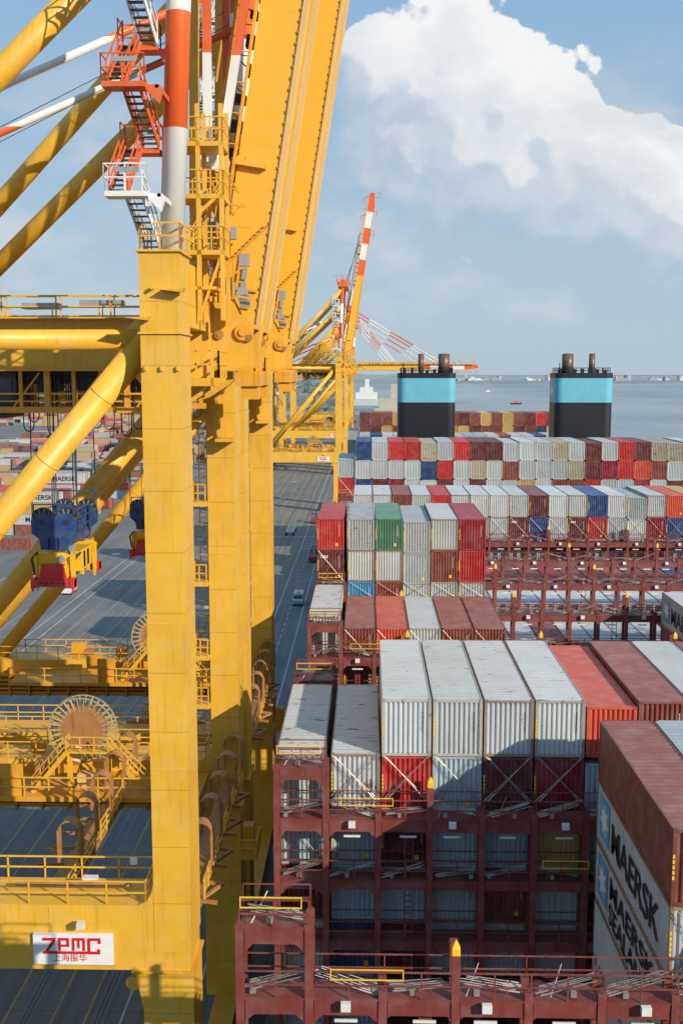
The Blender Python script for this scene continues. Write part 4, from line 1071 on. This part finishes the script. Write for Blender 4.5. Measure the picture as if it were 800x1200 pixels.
def chassis(x,y,label,L=12.5):
    r=empty('trailer_chassis',(x,y,0),label,'trailer')
    mb=MB()
    for s in(-.9,.9): mb.box(x+s-.12,x+s+.12,y,y+L,1.0,1.35)
    for k in range(7): mb.box(x-1.15,x+1.15,y+k*L/6.2,y+k*L/6.2+.35,1.0,1.3)
    mb.build('frame',M['lampw'],r)
    for dy in(1.2,2.6,10): 
        for s in(-1,1): wheel(r,x+s,y+dy,.5,.5,.4)
chassis(-21.2,292,'empty pale container trailer chassis parked in the yellow lanes')
def carrier(x,y,label,h=11):
    r=empty('straddle_carrier',(x,y,0),label,'straddle carrier','straddle carriers in the terminal')
    mb=MB()
    for sx_ in(-2.2,2.2):
        for dy in(-4,4): mb.bar((x+sx_,y+dy,1),(x+sx_,y+dy,h),.5)
        mb.bar((x+sx_,y-4.6,1.2),(x+sx_,y+4.6,1.2),.7); mb.bar((x+sx_,y-4.4,h),(x+sx_,y+4.4,h),.6)
    for dy in(-4,4): mb.bar((x-2.2,y+dy,h),(x+2.2,y+dy,h),.6)
    mb.build('frame',M['vred'],r)
    MB().box(x-2.4,x+2.4,y-2,y+2,h+.3,h+1.3).build('engine_deck',M['dark'],r)
    MB().box(x+1.6,x+2.9,y-4.9,y-3.4,h-2.,h-.3).build('cabin',M['glass'],r)
    for sx_ in(-2.2,2.2):
        for k in range(4): wheel(r,x+sx_,y-3.6+k*2.4,.6,.6,.4)
lift(-15.6,318,'small dark vehicle stopped on the quay between crane shadows')
carrier(-118,520,'red straddle carrier standing among the yard container rows')
carrier(-150,640,'farther red straddle carrier at the open yard area')

# ------------------------------------------------------------------ container yard
def attr_mat():
    m,nt,b=newmat('yard_container_paint'); g=N(nt); a=g.n('ShaderNodeVertexColor'); a.layer_name='Col'
    tc=g.n('ShaderNodeTexCoord'); n=g.noise(tc.outputs['Object'],.9,3)
    g.l(g.mix(g.math('MULTIPLY',n,.35),a.outputs[0],(.35,.3,.27,1)),b.inputs['Base Color']); b.inputs['Roughness'].default_value=.6; return m
M['yard']=attr_mat()
YP='BBBMRRYYYYTTTWWWGNOCPEDM'
def yard():
    rnd=random.Random(3); vs=[];fs=[];cols=[]
    near=[]
    for bx in range(0,44):
        x1=-85-bx*12.75-(bx//3)*6
        for yi in range(-9,330):
            y=292+yi*3.0+(yi//22)*22
            if y>1120: break
            x0=x1-12.19
            # frustum cull
            k=1260./y
            if 430+x1*k<-30: continue
            if x1<-200 and 575<y<900: continue
            if bx<1 and (yi//22)%3==1 and rnd.random()<.7: continue
            blk=random.Random((bx//3)*97+(yi//6)); hmax=blk.choice([1,2,2,3,3,4])
            if y<330: hmax=4+((bx+yi)%2)
            if y<292: hmax=1 if y>268 else 0
            hgt=max(0,hmax-rnd.choice([0,0,0,1,1,2]))
            if y<292 and bx==0 and y>266: hgt=1
            for t in range(hgt):
                c=rnd.choice(YP)
                if len(near)<64 and y<400 and 430+x1*k<175: near.append((x1,y,t,c,bx,yi)); continue
                p=vary(PAL[c],.15); p=tuple(q*.95+.015 for q in p)
                z0=t*2.62; z1=z0+2.55; n=len(vs)
                hx=x0 if rnd.random()<.7 else (x1-6.06)
                vs+=[(hx,y,z0),(x1,y,z0),(x1,y+2.44,z0),(hx,y+2.44,z0),(hx,y,z1),(x1,y,z1),(x1,y+2.44,z1),(hx,y+2.44,z1)]
                fs+=[(n+4,n+5,n+6,n+7),(n,n+1,n+5,n+4),(n+1,n+2,n+6,n+5),(n+2,n+3,n+7,n+6),(n+3,n,n+4,n+7)]; cols+=[p]*5
    me=bpy.data.meshes.new('yard_containers'); me.from_pydata(vs,[],fs)
    ca=me.color_attributes.new('Col','FLOAT_COLOR','CORNER'); data=[]
    for i,p in enumerate(me.polygons):
        for _ in p.loop_indices: data+=[*cols[i],1]
    ca.data.foreach_set('color',data); me.materials.append(M['yard'])
    o=bpy.data.objects.new('yard_containers',me); col.objects.link(o)
    tag(o,'countless stacked containers filling the terminal yard','containers',kind='stuff')
    me_t=text_mesh('MAERSK',1.9,M['ink'])
    for (x1,y,t,c,bx,yi) in near:
        lab='%s yard container on %s level, %s row back, %s column from quay road'%(CN[c],['ground','second','third','fourth','fifth'][t],ORD[max(1,min(yi+10,23))],ORD[min(bx+1,23)])
        o=bpy.data.objects.new('shipping_container',ME['far40']); col.objects.link(o); o.location=(x1-12.19,y+1.22,t*2.9); o.rotation_euler=(0,0,R(-90)); o.color=(*vary(PAL[c]),.2)
        tag(o,lab,'container','containers stacked in the yard')
        if c in'W': place_text(me_t,'lettering',o,basis((CW/2+.01,3,.8),(0,1,0),(0,0,1)))
yard()

# ------------------------------------------------------------------ distance
def background():
    rnd=random.Random(11)
    hazy=lambda c,k:tuple(a*(1-k)+b*k for a,b in zip(c,(.30,.38,.44)))  # blends blue-grey aerial haze into the far colours
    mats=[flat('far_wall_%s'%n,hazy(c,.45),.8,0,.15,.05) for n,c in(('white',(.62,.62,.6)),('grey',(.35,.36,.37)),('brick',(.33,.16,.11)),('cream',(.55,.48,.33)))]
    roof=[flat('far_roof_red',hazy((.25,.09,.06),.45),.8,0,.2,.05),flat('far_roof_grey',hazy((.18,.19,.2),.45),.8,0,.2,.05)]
    tree_m=flat('hazy_foliage',(.15,.21,.215),.9,0,.5,.02); farm=flat('hazy_shore_foliage',(.26,.345,.40),.95,0,.3,.004)  # both foliage tones have distance haze mixed into the colour
    # houses and sheds in the town
    cn=['white','grey','brick','cream']
    spots=[]
    for i in range(70):
        Y=rnd.uniform(1250,3400); X=rnd.uniform(-.34*Y,-.045*Y); spots.append((X,Y))
    for i,(X,Y) in enumerate(spots):
        k=rnd.randrange(4); w=rnd.uniform(12,45) if i%3 else rnd.uniform(50,120); d=rnd.uniform(10,25); h=rnd.uniform(6,14)
        r=empty('distant_building',(X,Y,0),'%s %s building, %s nearest beyond the container yard'%(cn[k],'long' if w>50 else 'small','%s-'%['low','mid','tall'][min(2,int((h-6)/2.7))]+'walled'),'building','distant town buildings')
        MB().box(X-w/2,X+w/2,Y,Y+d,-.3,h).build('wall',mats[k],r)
        MB().prism([(Y-1,h),(Y+d+1,h),(Y+d/2,h+(3 if w<50 else 1.5))],'x',X-w/2-1,X+w/2+1).build('roof',roof[i%2],r)
        mb=MB()
        for q in range(max(2,int(w/6))): mb.box(X-w/2+2+q*6,X-w/2+4.5+q*6,Y-.1,Y,h*.4,h*.7)
        mb.build('window',M['dark'],r)
    # tree masses (uneven crowns)
    mb=MB()
    for i in range(900):
        Y=rnd.uniform(1180,4200); X=rnd.uniform(-.38*Y,-.03*Y); s=rnd.uniform(6,16)
        for q in range(3):
            a=X+rnd.uniform(-s,s); z=rnd.uniform(s*.4,s*.9); rr=s*rnd.uniform(.4,.8)
            pts=[(a+rr*math.cos(t)*rnd.uniform(.7,1.2),Y+rnd.uniform(-3,3),z+rr*.6*math.sin(t)*rnd.uniform(.7,1.2)) for t in [k*.8976 for k in range(7)]]
            mb.add(pts,[tuple(range(7))])
    tag(mb.build('distant_woods',tree_m),'hazy green woods and gardens behind the terminal','trees',kind='stuff')
    # far shore ridge of trees
    mb=MB(); X=-9000
    for row,(Y0,hh) in enumerate(((6900,7),(8200,17),(10500,30))):
        X=-12000
        pts=[]
        while X<14000:
            pts.append((X,Y0+X*.0,hh*(.55+.5*rnd.random()+.35*math.sin(X*.0011+row)))); X+=rnd.uniform(20,70)
        for a,b in zip(pts,pts[1:]): mb.add([(a[0],a[1],-1),(b[0],b[1],-1),b,a],[(0,1,2,3)])
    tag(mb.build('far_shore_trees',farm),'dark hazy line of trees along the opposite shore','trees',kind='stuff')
    wh=flat('far_tank_white',(.60,.63,.65),.8,0,.1,.05)
    # harbour buildings on far shore
    for i in range(90):
        X=rnd.uniform(300,2700) if i<70 else rnd.uniform(-400,5200); Y=rnd.uniform(6300,6850) if i<70 else 6800; w=rnd.uniform(15,80); h=rnd.uniform(10,40)
        if X>2700: h*=.45
        mb=MB()
        if i%3==0: mb.tube((X,Y,-1),(X,Y,h*.8),w*.3,20); nm='storage_tank'
        else: mb.box(X,X+w,Y,Y+20,-1,h*.6).box(X+w*.2,X+w*.5,Y,Y+20,h*.6,h); nm='distant_warehouse'
        tag(mb.build(nm,wh if i%2 else mats[1]),'pale harbour %s on the far shore beyond the water'%('tank' if i%3==0 else 'shed'),'tank' if i%3==0 else 'warehouse','harbour buildings on the far shore')
    # wind turbines
    for i,(X,Y) in enumerate(((1520,8000),(3150,8500),(3620,8400),(-900,7800),(-380,8800),(2450,11000))):
        r=empty('wind_turbine',(X,Y,0),'thin white wind turbine standing on the far shore horizon','wind turbine','wind turbines on the horizon')
        MB().tube((X,Y,0),(X,Y,95),3.0,8,1.8).build('tower',wh,r)
        for k in range(3):
            t=R(90+120*k+i*23); MB().bar((X,Y-3,95),(X+42*math.cos(t),Y-3,95+42*math.sin(t)),2.6,1).build('blade',wh,r)
    # blue warehouse with white band and small cranes (left of distant crane)
    r=empty('long_shed',(-250,1350,0),'long blue and white cargo shed behind the distant crane','shed')
    MB().box(-330,-110,1350,1400,0,24).build('wall',flat('shed_blue',(.06,.16,.36),.6,0,.2,.02),r); MB().box(-331,-109,1349.5,1401,17,21).build('white_band',wh,r)
    # moored white ship and beige vessel
    r=empty('white_ship',(15,1500,-6),'white ship with stepped superstructure moored in the distant basin','ship')
    MB().prism([(-30,0),(30,0),(34,9),(-34,9)],'y',1490,1520).build('hull',mats[0],r); MB().box(-16,14,1494,1516,3,18).box(-10,8,1496,1514,18,25).box(-3,3,1500,1506,25,36).build('superstructure',flat('ship_white',(.68,.70,.7),.6),r)
    r=empty('cargo_vessel',(22,640,-6),'beige deckhouse of a vessel moored beyond the rear container row','ship')
    MB().prism([(0,640),(34,640),(34,820),(17,850),(0,820)],'z',-6,5).build('hull',M['dark'],r)
    MB().box(4,30,640,656,5,24).box(7,27,642,654,24,30).box(14,18,646,650,30,38).build('superstructure',mats[3],r)
    mb=MB(); 
    for q in range(4): mb.box(6,28,639.9,640,8+q*4,9.2+q*4)
    mb.build('window_row',M['dark'],r)
    # boats
    def boat(X,Y,L,mat,label,cat='boat'):
        r=empty('pilot_boat',(X,Y,-6),label,cat)
        MB().prism([(X-L/2,-5.8),(X+L*.45,-5.8),(X+L*.55,-3.6),(X-L/2,-3.9)],'y',Y-3,Y+3).build('hull',mat,r)
        MB().prism([(X-L*.2,-3.7),(X+L*.2,-3.7),(X+L*.12,-.6),(X-L*.15,-.6)],'y',Y-2,Y+2).tube((X,Y,-.6),(X,Y,3),.2,6).build('cabin',M['org'] if mat!=M['wht'] else M['wht'],r)
    boat(241,1760,18,M['dark'],'small orange pilot boat heading left with a white wake')
    boat(322,2900,14,M['wht'],'small white boat on open water above the pilot boat')
    wk=flat('wake_foam',(.5,.53,.55),.7,0,.5,.1)
    mb=MB(); mb.add([(249,1758,-5.97),(249,1762,-5.97),(330,1782,-5.97),(340,1766,-5.97)],[(0,3,2,1)]); tag(mb.build('boat_wake',wk),kind='structure')
    # high mast lights in the yard
    for i,(X,Y) in enumerate(((-108,395),(-137,480),(-112,640),(-190,760),(-70,760),(-250,560))):
        r=empty('light_mast',(X,Y,0),'tall lattice floodlight mast rising among the yard container rows','light mast','floodlight masts in the yard')
        mb=MB()
        for s in((-.6,-.6),(.6,-.6),(.6,.6),(-.6,.6)): mb.bar((X+s[0],Y+s[1],0),(X+s[0]*.6,Y+s[1]*.6,34),.14)
        for k in range(17): mb.bar((X-.6,Y-.6,k*2),(X+.6,Y-.6,k*2+2),.09); mb.bar((X+.6,Y-.6,k*2),(X-.6,Y-.6,k*2+2),.09)
        mb.build('lattice',M['grey'],r)
        MB().box(X-2,X+2,Y-.6,Y+.6,34,34.6).build('lamp_head',M['lampw'],r)
background()
